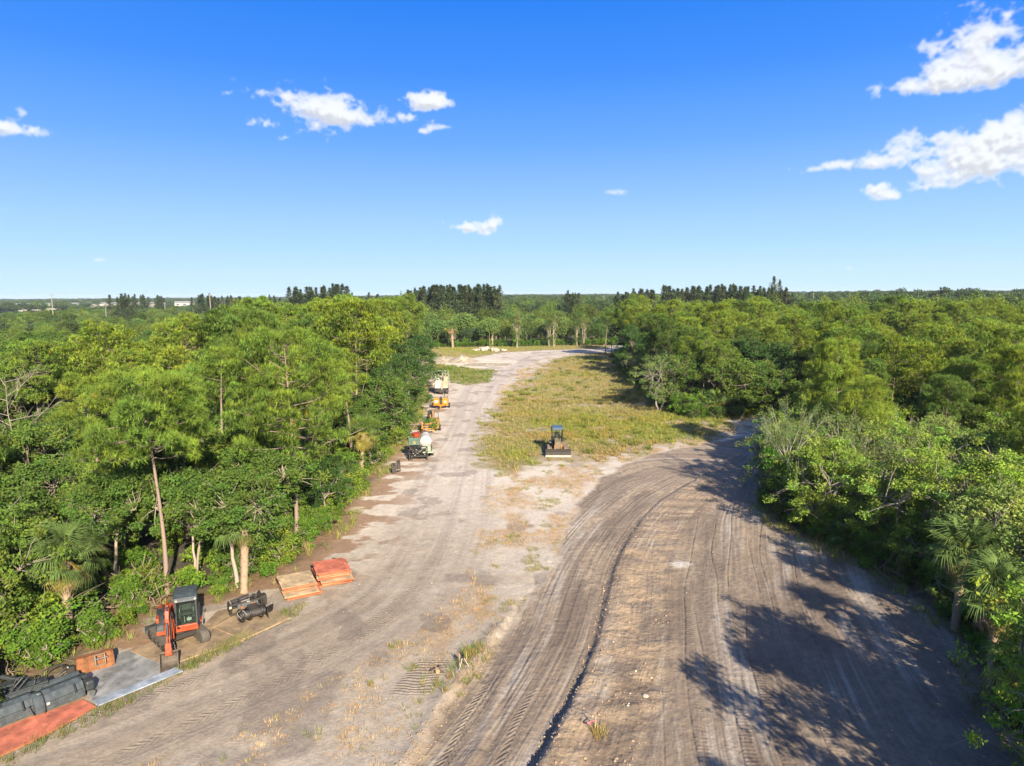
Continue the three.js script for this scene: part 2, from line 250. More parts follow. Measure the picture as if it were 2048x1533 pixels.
    k2([0.42, 0.31, 0.195], sp * sstep(0.36, 0.72, n2 * 0.7 + rp * 0.3) * mix(0.35, 0.95, sstep(36, 18, tB)));
    k2([0.2, 0.145, 0.10], sp * 0.7 * sstep(0.45, 0.2, rp));
    { const [wx0, wz0] = [9.79,-38.57], a = (x - wx0) / 1.2, b = (z - wz0) / 1.0; k2([0.6, 0.56, 0.5], 0.95 * sstep(0.75, 0.2, Math.sqrt(a * a + b * b) + 0.9 * (n2 - 0.5) + 0.5 * (n3 - 0.5))); }
    c = [mix(c[0], k[0], g), mix(c[1], k[1], g), mix(c[2], k[2], g)];
    h += g * (0.032 * (f - 0.5) + 0.03 * (n3 - 0.5) + sp * 0.05 * (fbm(x * 6, z * 6, 3) - 0.5));
    // grouser lines: narrow dark grooves that keep to the lane
    if (fine) {
      const lane = sstep(2.6, 4.2, dB) * g;
      for (const [o, s] of [[-2.6, 1], [-2.15, 2], [-1.1, 3], [-0.6, 4], [0.35, 5], [1.2, 6], [1.75, 7], [2.6, 8], [3.2, 9], [4.1, 10], [4.9, 11]]) {
        const w = dR - o - 0.35 * (fbm(tR * 0.12 + s * 9, s, 2) - 0.5) * 2, on = sstep(0.35, 0.5, vn(tR * 0.09 + s * 3, s * 7.7)) * lane;
        const v = Math.exp(-Math.pow(w / 0.045, 2)) * on; h -= 0.03 * v * (0.4 + 1.0 * vn(tR * 4.5, s)); to([0.13, 0.095, 0.068], v * 0.28);
        if (s % 2 && Math.abs(w - 0.28) < 0.22) h += 0.011 * on * (Math.sin(tR * 31 + 2 * n3) > 0.2 ? 1 : -0.6) * vn(tR * 0.6, s * 3);
      }
      const rake = 1 - sstep(-0.2, 0.4, dB);
      h += rake * g * 0.03 * (vn(dB * 9, tB * 0.12) - 0.5);
      if (dS > -3 && dB < 0) for (const o of [1.1, 3.1]) { const w = Math.abs(dS - o); if (w < 0.28) { const p = tS * 3.4 + (dS > o ? w : w) * 5; h += 0.018 * ((p - Math.floor(p)) < 0.4 ? 1 : -0.4) * sstep(0.28, 0.22, w) * sstep(9, 6, tS); } }
    }
  }
  // tyre treads along the left lane
  if (fine && laneW > 0.02) for (const [o, s] of [[-2.9, 1], [-1.55, 2], [0.25, 3], [1.6, 4]]) {
    const w = dW - o - 0.9 * (vn(tW * 0.06, s * 5) - 0.5), a = Math.abs(w), on = sstep(0.42, 0.7, vn(tW * 0.13 + s * 5, s)) * sstep(0.3, 0.5, n2) * laneW;
    if (a < 0.3) { const p = tW * 3.6 + a * 4.2; const q = p + 0.25 * (n3 - 0.5); h += on * 0.016 * (0.3 + n3) * ((q - Math.floor(q)) < 0.38 ? 1 : -0.45) * sstep(0.3, 0.22, a); to([0.24, 0.175, 0.125], on * 0.15); }
  }
  // pads where a digger turned
  if (fine) { const [px, pz] = [-3.86,-26.92], ux = x - px + 0.35 * (z - pz), uz = z - pz + 0.25 * (n2 - 0.5), pw = sstep(1.0, 0.6, Math.abs(ux) + 0.5 * (n2 - 0.5)) * sstep(1.5, 0.9, Math.abs(uz) + 0.6 * (n1 - 0.5)); if (pw > 0) { const p = uz * 5.2 + 0.8 * vn(ux * 1.5, uz); h += pw * 0.03 * ((p - Math.floor(p)) < 0.5 ? 1 : 0); to([0.33, 0.26, 0.18], pw * 0.5); } }
  // the meadows: thatch and soil under the grass
  const mw = Math.max(sstep(-1.6, 1.6, md + 4 * (n2 - 0.5)), sstep(-0.5, 0.6, bm + 2 * (n2 - 0.5)), sstep(-0.4, 0.5, gs + 1.6 * (n2 - 0.5)));
  to([0.33, 0.26, 0.15], mw * 0.9 * sstep(0.24, 0.42, n3 * 0.5 + n2 * 0.5)); to([0.2, 0.19, 0.06], mw * 0.6 * sstep(0.45, 0.6, fbm(x * 0.14, z * 0.14, 4)));
  // heaps of white sand spread out by the far bend
  to([0.70, 0.62, 0.5], sstep(-0.5, 1, ws) * (0.75 + 0.25 * n2));
  to([0.38, 0.34, 0.31], sstep(0, 1, ws) * 0.8 * sstep(0.56, 0.68, fbm(x * 0.25 + 8, z * 0.7, 4)));
  // floor of the wood: brown litter at its edge, humus inside, darkened for shade between trunks
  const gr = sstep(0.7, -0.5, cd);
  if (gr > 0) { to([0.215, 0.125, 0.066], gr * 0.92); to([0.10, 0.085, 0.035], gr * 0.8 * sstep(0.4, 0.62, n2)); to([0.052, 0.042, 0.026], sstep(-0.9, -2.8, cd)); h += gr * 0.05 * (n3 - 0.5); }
  to([c[0] * 1.5, c[1] * 1.5, c[2] * 1.5], clamp((speck - 0.86) * 3) * 0.5);
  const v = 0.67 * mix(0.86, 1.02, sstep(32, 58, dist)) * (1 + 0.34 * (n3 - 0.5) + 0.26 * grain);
  return [c[0] * v, c[1] * v * 0.99, c[2] * v * 0.99, h];
}
function groundMaps(area, W, H, fine) {
  const col = new Uint8Array(W * H * 4), bump = new Float32Array(W * H), enc = (v) => { v = clamp(v); return Math.round(255 * (v <= 0.0031308 ? 12.92 * v : 1.055 * Math.pow(v, 1 / 2.4) - 0.055)); };
  const lut = new Uint8Array(4096); for (let i = 0; i < 4096; i++) lut[i] = enc(i / 4095);
  for (let j = 0; j < H; j++) { const z = mix(area.z1, area.z0, (j + 0.5) / H); for (let i = 0; i < W; i++) { const s = soil(mix(area.x0, area.x1, (i + 0.5) / W), z, fine), o = j * W + i; for (let k = 0; k < 3; k++) col[o * 4 + k] = lut[Math.round(clamp(s[k]) * 4095)]; col[o * 4 + 3] = 255; bump[o] = s[3]; } }
  const b8 = new Uint8Array(W * H * 4); for (let i = 0; i < W * H; i++) { const v = Math.round(255 * clamp(bump[i] / 0.4 + 0.5)); b8[i * 4] = b8[i * 4 + 1] = b8[i * 4 + 2] = v; b8[i * 4 + 3] = 255; }
  const mk = (d, srgb) => { const t = new THREE.DataTexture(d, W, H, THREE.RGBAFormat); t.magFilter = THREE.LinearFilter; t.minFilter = THREE.LinearMipmapLinearFilter; t.generateMipmaps = true; if (srgb) t.colorSpace = THREE.SRGBColorSpace; t.needsUpdate = true; return t; };
  return new THREE.MeshStandardMaterial({ map: mk(col, true), bumpMap: mk(b8, false), bumpScale: 0.4, roughness: 0.97, metalness: 0 });
}
const nearSoil = groundMaps(NEAR, 2048, 2048, true); nearSoil.name = 'graded soil';
const midSoil = groundMaps(MID, 1536, 1536, false); midSoil.name = 'sandy soil';
const forestSoil = new THREE.MeshStandardMaterial({ color: new THREE.Color(0.055, 0.052, 0.024), roughness: 1 }); forestSoil.name = 'leaf litter';  // litter colour kept dark so gaps between crowns read as shade

// one sheet, split where the kind of ground changes; the pieces share their edge points
function sheet(area, cx, cz, kindOf, height) {
  const nx = Math.round((area.x1 - area.x0) / cx), nz = Math.round((area.z1 - area.z0) / cz), pos = new Float32Array((nx + 1) * (nz + 1) * 3), uv = new Float32Array((nx + 1) * (nz + 1) * 2), sets = {};
  for (let j = 0; j <= nz; j++) for (let i = 0; i <= nx; i++) { const o = j * (nx + 1) + i, x = mix(area.x0, area.x1, i / nx), z = mix(area.z1, area.z0, j / nz); pos[o * 3] = x; pos[o * 3 + 1] = height(x, z); pos[o * 3 + 2] = z; uv[o * 2] = i / nx; uv[o * 2 + 1] = j / nz; }
  for (let j = 0; j < nz; j++) for (let i = 0; i < nx; i++) { const a = j * (nx + 1) + i, b = a + 1, c = a + nx + 1, d = c + 1; (sets[kindOf(pos[a * 3] + cx / 2, pos[a * 3 + 2] - cz / 2)] ??= []).push(a, b, c, b, d, c); }
  const all = new THREE.BufferGeometry(); all.setAttribute('position', new THREE.BufferAttribute(pos, 3)); all.setIndex(Object.values(sets).flat()); all.computeVertexNormals();
  const nor = all.attributes.normal.array, out = {};
  for (const [k, ix] of Object.entries(sets)) {
    const map = new Map(), P = [], N = [], U = [], I = [];
    for (const v of ix) { let m = map.get(v); if (m === undefined) { m = P.length / 3; map.set(v, m); P.push(pos[v * 3], pos[v * 3 + 1], pos[v * 3 + 2]); N.push(nor[v * 3], nor[v * 3 + 1], nor[v * 3 + 2]); U.push(uv[v * 2], uv[v * 2 + 1]); } I.push(m); }
    const g = new THREE.BufferGeometry(); g.setAttribute('position', new THREE.Float32BufferAttribute(P, 3)); g.setAttribute('normal', new THREE.Float32BufferAttribute(N, 3)); g.setAttribute('uv', new THREE.Float32BufferAttribute(U, 2)); g.setIndex(I); out[k] = g;
  }
  return out;
}
function land(name, g, m, label) { const o = new THREE.Mesh(g, m); o.name = numbered(name); o.userData.kind = 'structure'; if (label) o.userData.label = label; o.receiveShadow = o.castShadow = true; scene.add(o); return o; }
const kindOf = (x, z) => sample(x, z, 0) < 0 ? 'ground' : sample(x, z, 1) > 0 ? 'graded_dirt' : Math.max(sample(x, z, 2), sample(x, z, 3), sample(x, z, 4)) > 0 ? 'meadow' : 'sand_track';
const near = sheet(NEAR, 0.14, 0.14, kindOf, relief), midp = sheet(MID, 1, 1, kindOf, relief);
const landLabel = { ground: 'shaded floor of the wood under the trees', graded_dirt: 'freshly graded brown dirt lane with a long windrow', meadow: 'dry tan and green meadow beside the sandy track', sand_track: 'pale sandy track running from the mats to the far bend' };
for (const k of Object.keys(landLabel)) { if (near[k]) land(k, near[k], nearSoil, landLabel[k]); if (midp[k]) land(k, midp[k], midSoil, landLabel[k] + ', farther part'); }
{ // the plain round about, out to the horizon
  const P = [], I = [], q = (x0, z0, x1, z1) => { const n = P.length / 3; P.push(x0, 0, z1, x1, 0, z1, x1, 0, z0, x0, 0, z0); I.push(n, n + 1, n + 2, n, n + 2, n + 3); };
  const F = 3600; q(-F, -F, F, -240); q(-F, -240, -60, -62); q(70, -240, F, -62); q(-F, -62, -26, -15); q(28, -62, F, -15); q(-F, -15, F, F);
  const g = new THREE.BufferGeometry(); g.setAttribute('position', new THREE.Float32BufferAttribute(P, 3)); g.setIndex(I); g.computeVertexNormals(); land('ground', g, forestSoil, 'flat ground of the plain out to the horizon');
}

// ---------------------------------------------------------------- plants
class Builder {                            // points, colours and triangles of one mesh
  constructor() { this.p = []; this.c = []; this.i = []; }
  vert(x, y, z, c) { this.p.push(x, y, z); this.c.push(c[0], c[1], c[2]); return this.p.length / 3 - 1; }
  tri(a, b, c) { this.i.push(a, b, c); }
  tube(pts, radii, sides, c) {
    const up = new THREE.Vector3(), a = new THREE.Vector3(), b = new THREE.Vector3(), t = new THREE.Vector3(); let last = -1;
    for (let k = 0; k < pts.length; k++) {
      t.subVectors(pts[Math.min(k + 1, pts.length - 1)], pts[Math.max(k - 1, 0)]).normalize(); up.set(Math.abs(t.y) > 0.9 ? 1 : 0, Math.abs(t.y) > 0.9 ? 0 : 1, 0); a.crossVectors(up, t).normalize(); b.crossVectors(t, a);
      const first = this.p.length / 3;
      for (let s = 0; s < sides; s++) { const w = s / sides * Math.PI * 2, cx = Math.cos(w) * radii[k], cy = Math.sin(w) * radii[k], q = 0.85 + 0.3 * vn(k * 1.7 + pts[k].y * 3, s * 2.3 + pts[k].x); this.vert(pts[k].x + a.x * cx + b.x * cy, pts[k].y + a.y * cx + b.y * cy, pts[k].z + a.z * cx + b.z * cy, [c[0] * q, c[1] * q, c[2] * q]); }
      if (last >= 0) for (let s = 0; s < sides; s++) { const n = (s + 1) % sides; this.tri(last + s, last + n, first + s); this.tri(last + n, first + n, first + s); }
      last = first;
    }
  }
  blade(o, d, len, w, side, c) { const hx = side.x * w / 2, hy = side.y * w / 2, hz = side.z * w / 2; const a = this.vert(o.x - hx, o.y - hy, o.z - hz, c); this.vert(o.x + hx, o.y + hy, o.z + hz, c); this.vert(o.x + d.x * len, o.y + d.y * len, o.z + d.z * len, c); this.tri(a, a + 1, a + 2); }
  leaf(o, d, side, n, len, w, c) { // folded along its midrib
    const a = this.vert(o.x, o.y, o.z, c), mx = o.x + d.x * len * 0.5, my = o.y + d.y * len * 0.5, mz = o.z + d.z * len * 0.5, f = w * 0.18;
    this.vert(mx + side.x * w / 2 + n.x * f, my + side.y * w / 2 + n.y * f, mz + side.z * w / 2 + n.z * f, c); this.vert(o.x + d.x * len, o.y + d.y * len, o.z + d.z * len, c); this.vert(mx - side.x * w / 2 + n.x * f, my - side.y * w / 2 + n.y * f, mz - side.z * w / 2 + n.z * f, c);
    this.tri(a, a + 1, a + 2); this.tri(a, a + 2, a + 3);
  }
  geometry(smooth) {
    const g = new THREE.BufferGeometry(); g.setAttribute('position', new THREE.Float32BufferAttribute(this.p, 3)); g.setAttribute('color', new THREE.Float32BufferAttribute(this.c, 3)); g.setIndex(this.i);
    if (smooth) g.computeVertexNormals(); return g;
  }
}
const V = (x, y, z) => new THREE.Vector3(x, y, z);
function anyDir(r, bias = 0) { const u = r() * 2 - 1, a = r() * Math.PI * 2, s = Math.sqrt(1 - u * u); return V(Math.cos(a) * s, u + bias, Math.sin(a) * s).normalize(); }
const leafMaterial = (name, r, g, b, through = 0.38) => { const m = new THREE.MeshPhysicalMaterial({ color: new THREE.Color().setRGB(r, g, b), vertexColors: true, side: THREE.DoubleSide, roughness: 0.92, specularIntensity: 0.18, transmission: through, thickness: 0 }); m.name = name; return m; };
const barkMaterial = (name) => { const m = new THREE.MeshStandardMaterial({ vertexColors: true, roughness: 0.95, side: THREE.DoubleSide }); m.name = name; return m; };
const BARK = barkMaterial('bark');
const tint = (c, v, r) => { const k = 1 + (r() - 0.5) * v, y = 1 + (r() - 0.5) * v * 0.5; return [c[0] * k * y, c[1] * k, c[2] * k]; };
function bend(a, b, sag, n, r, wob = 0) { const out = []; for (let k = 0; k <= n; k++) { const t = k / n, p = a.clone().lerp(b, t); p.y += sag * t * (1 - t) * 4; if (wob && k && k < n) p.add(anyDir(r).multiplyScalar(wob)); out.push(p); } return out; }

function slashPine(seed, { h = 13, cb = 0.48, R = 4, limbs = 26, tufts = 3600, lean = 0.3, len = 0.36, pad = 1.15, sparse = 1, bw = 0.036, nb = 10 }) {
  const r = rng(seed), wood = new Builder(), leaf = new Builder(), bark = [0.19, 0.14, 0.112], gold = [1.1, 1.04, 0.85], green = [0.82, 0.98, 1.05];
  const lx = (r() - 0.5) * lean, lz = (r() - 0.5) * lean, mid = (t) => V(lx * h * 0.12 * t + 0.16 * Math.sin(t * 5 + seed), h * t, lz * h * 0.12 * t + 0.16 * Math.cos(t * 4 + seed * 2)), pts = [], rad = [], r0 = 0.0085 * h + 0.035;
  for (let k = 0; k <= 12; k++) { const t = k / 12; pts.push(mid(t * 0.93)); rad.push(r0 * (k === 0 ? 1.3 : 1) * (1 - t * 0.85)); }
  wood.tube(pts, rad, 8, bark);
  const pads = [];
  for (let i = 0; i < limbs; i++) {
    const t = Math.pow((i + r() * 0.6) / limbs, 0.85), y = cb + (0.92 - cb) * t, a = i * 2.39996 + r() * 0.9, dome = Math.sqrt(Math.max(0.06, 1 - Math.pow(Math.max(0, t - 0.1) / 0.96, 2.4)));
    const L = R * dome * (0.55 + 0.5 * r()) * (t < 0.12 ? 0.75 : 1), el = mix(0.02, 0.95, Math.pow(t, 1.4)) + (r() - 0.5) * 0.25;
    const o = mid(y), e = o.clone().add(V(Math.cos(a) * Math.cos(el) * L, Math.sin(el) * L * 0.6 + L * 0.15, Math.sin(a) * Math.cos(el) * L)); e.y = Math.min(e.y, h * (0.985 - 0.05 * r()));
    const limb = bend(o, e, -L * 0.06, 5, r, 0.05 * L);
    wood.tube(limb, limb.map((_, k) => (0.016 + 0.008 * L) * (1 - k / 5.8) + 0.004), 4, bark);
    const pr = pad * (0.75 + 0.5 * r()) * (0.7 + 0.1 * L); pads.push([e, pr, pr * (0.62 + 0.22 * r())]);
    if (L > 1.6) for (let q = 0; q < (L > 3 ? 3 : 2); q++) { const k = 2 + (q + Math.floor(r() * 2)) % 3, p = limb[k].clone(), sd = V(-(e.z - o.z), 0, e.x - o.x).normalize(), f = p.clone().addScaledVector(sd, (q % 2 ? 1 : -1) * (0.5 + 0.9 * r())).add(V(0, 0.2 + 0.35 * r(), 0)); wood.tube([p, f], [0.022, 0.008], 3, bark); pads.push([f, pr * (0.6 + 0.35 * r()), pr * (0.45 + 0.2 * r())]); }
  }
  let vol = 0; for (const q of pads) vol += q[1] * q[1];
  for (const [c, pr, ph] of pads) {
    if (r() > sparse) continue;
    const shade = 0.72 + 0.5 * r(), yel = r(), base = [mix(green[0], gold[0], yel) * shade, mix(green[1], gold[1], yel) * shade, mix(green[2], gold[2], yel) * shade], n = Math.round(tufts * pr * pr / vol);
    for (let k = 0; k < n; k++) {
      const d = anyDir(r, 0.3), s = 0.35 + 0.5 * Math.pow(r(), 0.6), o = V(c.x + d.x * pr * s, c.y + d.y * ph * s, c.z + d.z * pr * s), td = d.clone().add(V(0, 0.35, 0)).add(anyDir(r).multiplyScalar(0.45)).normalize(), col = tint(base, 0.36, r), dead = r() < 0.0012;
      for (let m = 0; m < nb; m++) { const nd = td.clone().multiplyScalar(1.0).add(anyDir(r)).normalize(); leaf.blade(o, nd, len * (0.7 + 0.55 * r()), bw, V(nd.z, nd.x * 0.3, -nd.x).normalize(), dead ? [1.8, 0.85, 0.9] : col); }
    }
  }
  return { wood: wood.geometry(true), leaf: leaf.geometry(), h, R };
}

function broadleaf(seed, { h = 6, R = 2.8, base = 0.2, lobes = 8, clumps = 150, leaves = 85, size = 0.16, bark = [0.19, 0.155, 0.125], stems = 1, spread = 0.42, twigs = 0.5, ragged = 0.35, width = 0.56, low = 3 }) {
  const r = rng(seed), wood = new Builder(), leaf = new Builder(), ctr = [], y0 = h * base, H = h - y0;
  for (let i = 0; i < lobes; i++) { const a = i * 2.4 + r(), q = Math.sqrt((i + 0.4) / lobes) * R * 0.68, t = 1 - Math.pow(q / R, 2) * 0.75, y = y0 + H * (0.3 + 0.42 * t * (0.5 + 0.5 * r())); ctr.push([V(Math.cos(a) * q, y, Math.sin(a) * q), (0.38 + 0.26 * r()) * R, (0.30 + 0.14 * r()) * H]); }
  ctr.push([V(0, y0 + H * 0.72, 0), 0.42 * R, 0.28 * H]);
  for (let i = 0; i < low; i++) { const a = i * 6.28 / low + r(), q = R * (0.5 + 0.25 * r()); ctr.push([V(Math.cos(a) * q, h * (0.24 + 0.14 * r()), Math.sin(a) * q), 0.34 * R, 0.17 * h]); }
  const roots = []; for (let s = 0; s < stems; s++) { const a = s * 2.1 + r(); roots.push([V(stems > 1 ? Math.cos(a) * 0.06 : 0, -0.1, stems > 1 ? Math.sin(a) * 0.06 : 0), V(Math.cos(a) * R * (stems > 1 ? 0.28 : 0.1), y0 + H * 0.16, Math.sin(a) * R * (stems > 1 ? 0.28 : 0.1))]); }
  const r0 = (0.0135 * h + 0.025) / Math.sqrt(stems * 0.7 + 0.3);
  for (const [a, b] of roots) { const p = bend(a, b, 0, 5, r, 0.07); wood.tube(p, p.map((_, k) => r0 * (k === 0 ? 1.35 : 1 - 0.07 * k)), 7, bark); }
  for (const [c] of ctr) { const f = roots[Math.floor(r() * roots.length)][1], t = c.clone(), p = bend(f, t, 0.1 * h * (r() - 0.3), 5, r, 0.12); wood.tube(p, p.map((_, k) => r0 * 0.62 * (1 - k / 6.5) + 0.012), 5, bark); }
  for (let i = 0; i < clumps; i++) {
    const [c, rx, ry] = ctr[Math.floor(r() * ctr.length)], d = anyDir(r, 0.28), s = 0.6 + 0.45 * Math.pow(r(), 0.6), o = V(c.x + d.x * rx * s, c.y + d.y * ry * s, c.z + d.z * rx * s); if (o.y < 0.12) o.y = 0.12 + 0.3 * r();
    const n = 0.85 + ragged * (vn(o.x * 1.1 + seed, o.z * 1.1 + o.y) - 0.5) * 2; o.x *= n; o.z *= n;
    if (r() < twigs) { const p = bend(c, o, 0.05, 3, r, 0.08); wood.tube(p, [0.028, 0.022, 0.016, 0.008], 3, bark); }
    if (r() < twigs * 0.18) { const e = o.clone().addScaledVector(d, 0.5 + 0.6 * r()); wood.tube(bend(o, e, 0, 2, r, 0.05), [0.014, 0.01, 0.005], 3, bark); }
    const sh = 0.78 + 0.44 * r(), yel = 0.85 + 0.4 * r(), cs = spread * (0.7 + 0.6 * r()), nl = Math.round(leaves * (0.55 + 0.9 * r()));
    for (let k = 0; k < nl; k++) {
      const q = anyDir(r), w = cs * Math.pow(r(), 0.5), lp = V(o.x + q.x * w, o.y + q.y * w * 0.72, o.z + q.z * w), ld = anyDir(r, -0.15), nn = anyDir(r, 0.9), side = V().crossVectors(nn, ld).normalize(), L = size * (0.7 + 0.6 * r());
      leaf.leaf(lp, ld, side, nn, L, L * width, tint([yel * sh, sh, sh * 0.95], 0.35, r));
    }
  }
  return { wood: wood.geometry(true), leaf: leaf.geometry(), h, R };
}

function casuarina(seed, h = 20, R = 2.6) { // tall, narrow, feathery
  const r = rng(seed), wood = new Builder(), leaf = new Builder(), pts = [], rad = []; for (let k = 0; k <= 6; k++) { pts.push(V(0.2 * Math.sin(k + seed), h * k / 6.1, 0.2 * Math.cos(k * 1.3))); rad.push(0.3 * (1 - k / 6.6)); } wood.tube(pts, rad, 6, [0.13, 0.1, 0.085]);
  for (let i = 0; i < 260; i++) {
    const t = Math.pow(r(), 0.85), y = h * (0.12 + 0.86 * t), L = R * (0.06 + 1.2 * Math.pow(1 - t, 0.85)) * (0.35 + 0.75 * r()) * (0.55 + 0.9 * vn(t * 9, seed)), a = r() * 6.283, e = V(Math.cos(a) * L, Math.min(h * 0.99, y + L * 0.75), Math.sin(a) * L), sh = 0.6 + 0.8 * r();
    for (let k = 0; k < 16; k++) { const o = V(0, y, 0).lerp(e, 0.25 + 0.8 * r()).add(anyDir(r).multiplyScalar(0.35 * (1.1 - t))), d = anyDir(r, -0.1).add(V(Math.cos(a) * 0.4, 0.4, Math.sin(a) * 0.4)).normalize(); leaf.blade(o, d, (0.55 + 0.6 * r()) * (1.1 - 0.5 * t), 0.12, V(d.z, 0, -d.x).normalize(), [sh, sh, sh]); }
  }
  return { wood: wood.geometry(true), leaf: leaf.geometry(), h, R };
}
function bareTree(seed, { h = 6, R = 2, bark = [0.36, 0.32, 0.28], n = 9, sub = 7, r0 = 0.09, sprigs = 0 }) { // dead or leafless
  const r = rng(seed), wood = new Builder(), leaf = new Builder(), top = V((r() - 0.5) * R * 0.5, h * 0.9, (r() - 0.5) * R * 0.5), tr = bend(V(0, -0.1, 0), top, 0, 6, r, 0.08); wood.tube(tr, tr.map((_, k) => r0 * (1 - k / 6.6)), 6, bark);
  for (let i = 0; i < n; i++) {
    const t = 0.3 + 0.66 * i / n, f = t * 6, k = Math.min(5, Math.floor(f)), o = tr[k].clone().lerp(tr[k + 1], f - k), a = i * 2.4 + r(), L = R * (0.65 + 0.5 * r()) * (1.15 - 0.5 * t), e = o.clone().add(V(Math.cos(a) * L, L * (0.45 + 0.8 * r()), Math.sin(a) * L)), p = bend(o, e, -0.12 * L, 4, r, 0.07); wood.tube(p, [0.4, 0.33, 0.25, 0.17, 0.08].map((q) => q * r0), 4, bark);
    for (let s = 0; s < sub; s++) { const u = 0.3 + 0.7 * r(), g = u * 4, m = Math.min(3, Math.floor(g)), b = p[m].clone().lerp(p[m + 1], g - m), d = e.clone().sub(o).normalize().add(anyDir(r, 0.5).multiplyScalar(0.9)).normalize(), l = L * (0.22 + 0.35 * r()), q = bend(b, b.clone().addScaledVector(d, l), -0.04, 2, r, 0.05); wood.tube(q, [0.15 * r0, 0.11 * r0, 0.05 * r0], 3, bark);
      for (let z = 0; z < sprigs; z++) { const nn = anyDir(r, 0.8), ld = anyDir(r); leaf.leaf(q[2].clone().add(anyDir(r).multiplyScalar(0.3 * r())), ld, V().crossVectors(nn, ld).normalize(), nn, 0.12, 0.06, tint([1, 1, 1], 0.5, r)); } }
  }
  return { wood: wood.geometry(true), leaf: sprigs ? leaf.geometry() : null, h, R };
}
function fanTree(seed, { h = 9, R = 3, fork = 0.45, limbs = 9, bark = [0.40, 0.37, 0.32], r0 = 0.085, leaves = 34, size = 0.11 }) { // many thin pale limbs rising from one fork
  const r = rng(seed), wood = new Builder(), leaf = new Builder(), f = V(0.06 * h, h * fork, 0), tr = bend(V(0, -0.1, 0), f, 0, 5, r, 0.05); wood.tube(tr, tr.map((_, k) => r0 * (1.15 - 0.07 * k)), 7, bark);
  for (let i = 0; i < limbs; i++) {
    const a = i * 2.39996 + r() * 0.5, q = R * (0.3 + 0.75 * Math.sqrt((i + 0.5) / limbs)), e = V(f.x + Math.cos(a) * q, h * (0.97 - 0.26 * (q / R) * (q / R) + 0.06 * r()), Math.sin(a) * q), p = bend(tr[4 + (i % 2)], e, -0.06 * q, 5, r, 0.07); wood.tube(p, [0.55, 0.47, 0.38, 0.29, 0.2, 0.1].map((k) => k * r0), 5, bark);
    for (let s = 0; s < 9; s++) {
      const u = 1.3 + 3.6 * r(), m = Math.min(4, Math.floor(u)), b = p[m].clone().lerp(p[m + 1], u - m), d = p[m + 1].clone().sub(p[m]).normalize().add(anyDir(r, 0.2).multiplyScalar(0.55)).normalize(), l = 0.8 + 1.0 * r(), t = bend(b, b.clone().addScaledVector(d, l), 0.05, 3, r, 0.05); wood.tube(t, [0.2 * r0, 0.16 * r0, 0.1 * r0, 0.05 * r0], 3, bark);
      const sh = 0.75 + 0.5 * r(), yl = 0.85 + 0.4 * r();
      for (let k = 0; k < leaves; k++) { const o = t[1 + Math.floor(r() * 2.99)].clone().add(anyDir(r).multiplyScalar(0.38 * Math.sqrt(r()))), nn = anyDir(r, 0.9), ld = anyDir(r); leaf.leaf(o, ld, V().crossVectors(nn, ld).normalize(), nn, size * (0.7 + 0.6 * r()), size * 0.5, tint([yl * sh, sh, sh], 0.35, r)); }
    }
  }
  return { wood: wood.geometry(true), leaf: leaf.geometry(), h, R };
}
// far crowns: a lumpy dome of leaf-sprays
function farCrown(seed, { h = 11, R = 4.2, n = 900, blade = 0.7, w = 0.5, flat = 0.34 }) {
  const r = rng(seed), leaf = new Builder(), lob = []; for (let i = 0; i < 9; i++) { const a = i * 2.4, q = Math.sqrt(i / 9) * R * 0.72; lob.push([Math.cos(a) * q, h * (0.66 - 0.16 * q / R + 0.12 * (r() - 0.5)), Math.sin(a) * q, R * (0.36 + 0.16 * r()), h * flat * (0.55 + 0.3 * r()), 0.8 + 0.4 * r()]); }
  for (let i = 0; i < n; i++) { const l = lob[i % 9], d = anyDir(r, 0.35), s = 0.75 + 0.35 * r(), o = V(l[0] + d.x * l[3] * s, l[1] + d.y * l[4] * s, l[2] + d.z * l[3] * s), sh = l[5] * (0.8 + 0.4 * r()), c = [sh * (0.9 + 0.3 * r()), sh, sh * 0.9], ld = anyDir(r, 0.1), nn = d.clone().add(anyDir(r).multiplyScalar(0.9)).normalize(); leaf.leaf(o, ld, V().crossVectors(nn, ld).normalize(), nn, blade * (0.6 + 0.8 * r()), w * (0.6 + 0.8 * r()), c); }
  const wood = new Builder(); wood.tube([V(0, 0, 0), V(0.1, h * 0.35, 0), V(0, h * 0.75, 0.1)], [0.16, 0.13, 0.06], 5, [0.26, 0.21, 0.17]);
  for (let k = 0; k < wood.i.length; k += 3) leaf.tri(wood.i[k] + leaf.p.length / 3, wood.i[k + 1] + leaf.p.length / 3, wood.i[k + 2] + leaf.p.length / 3);
  for (let k = 0; k < wood.p.length; k++) { leaf.p.push(wood.p[k]); leaf.c.push(wood.c[k] * 6); }
  return leaf.geometry();
}
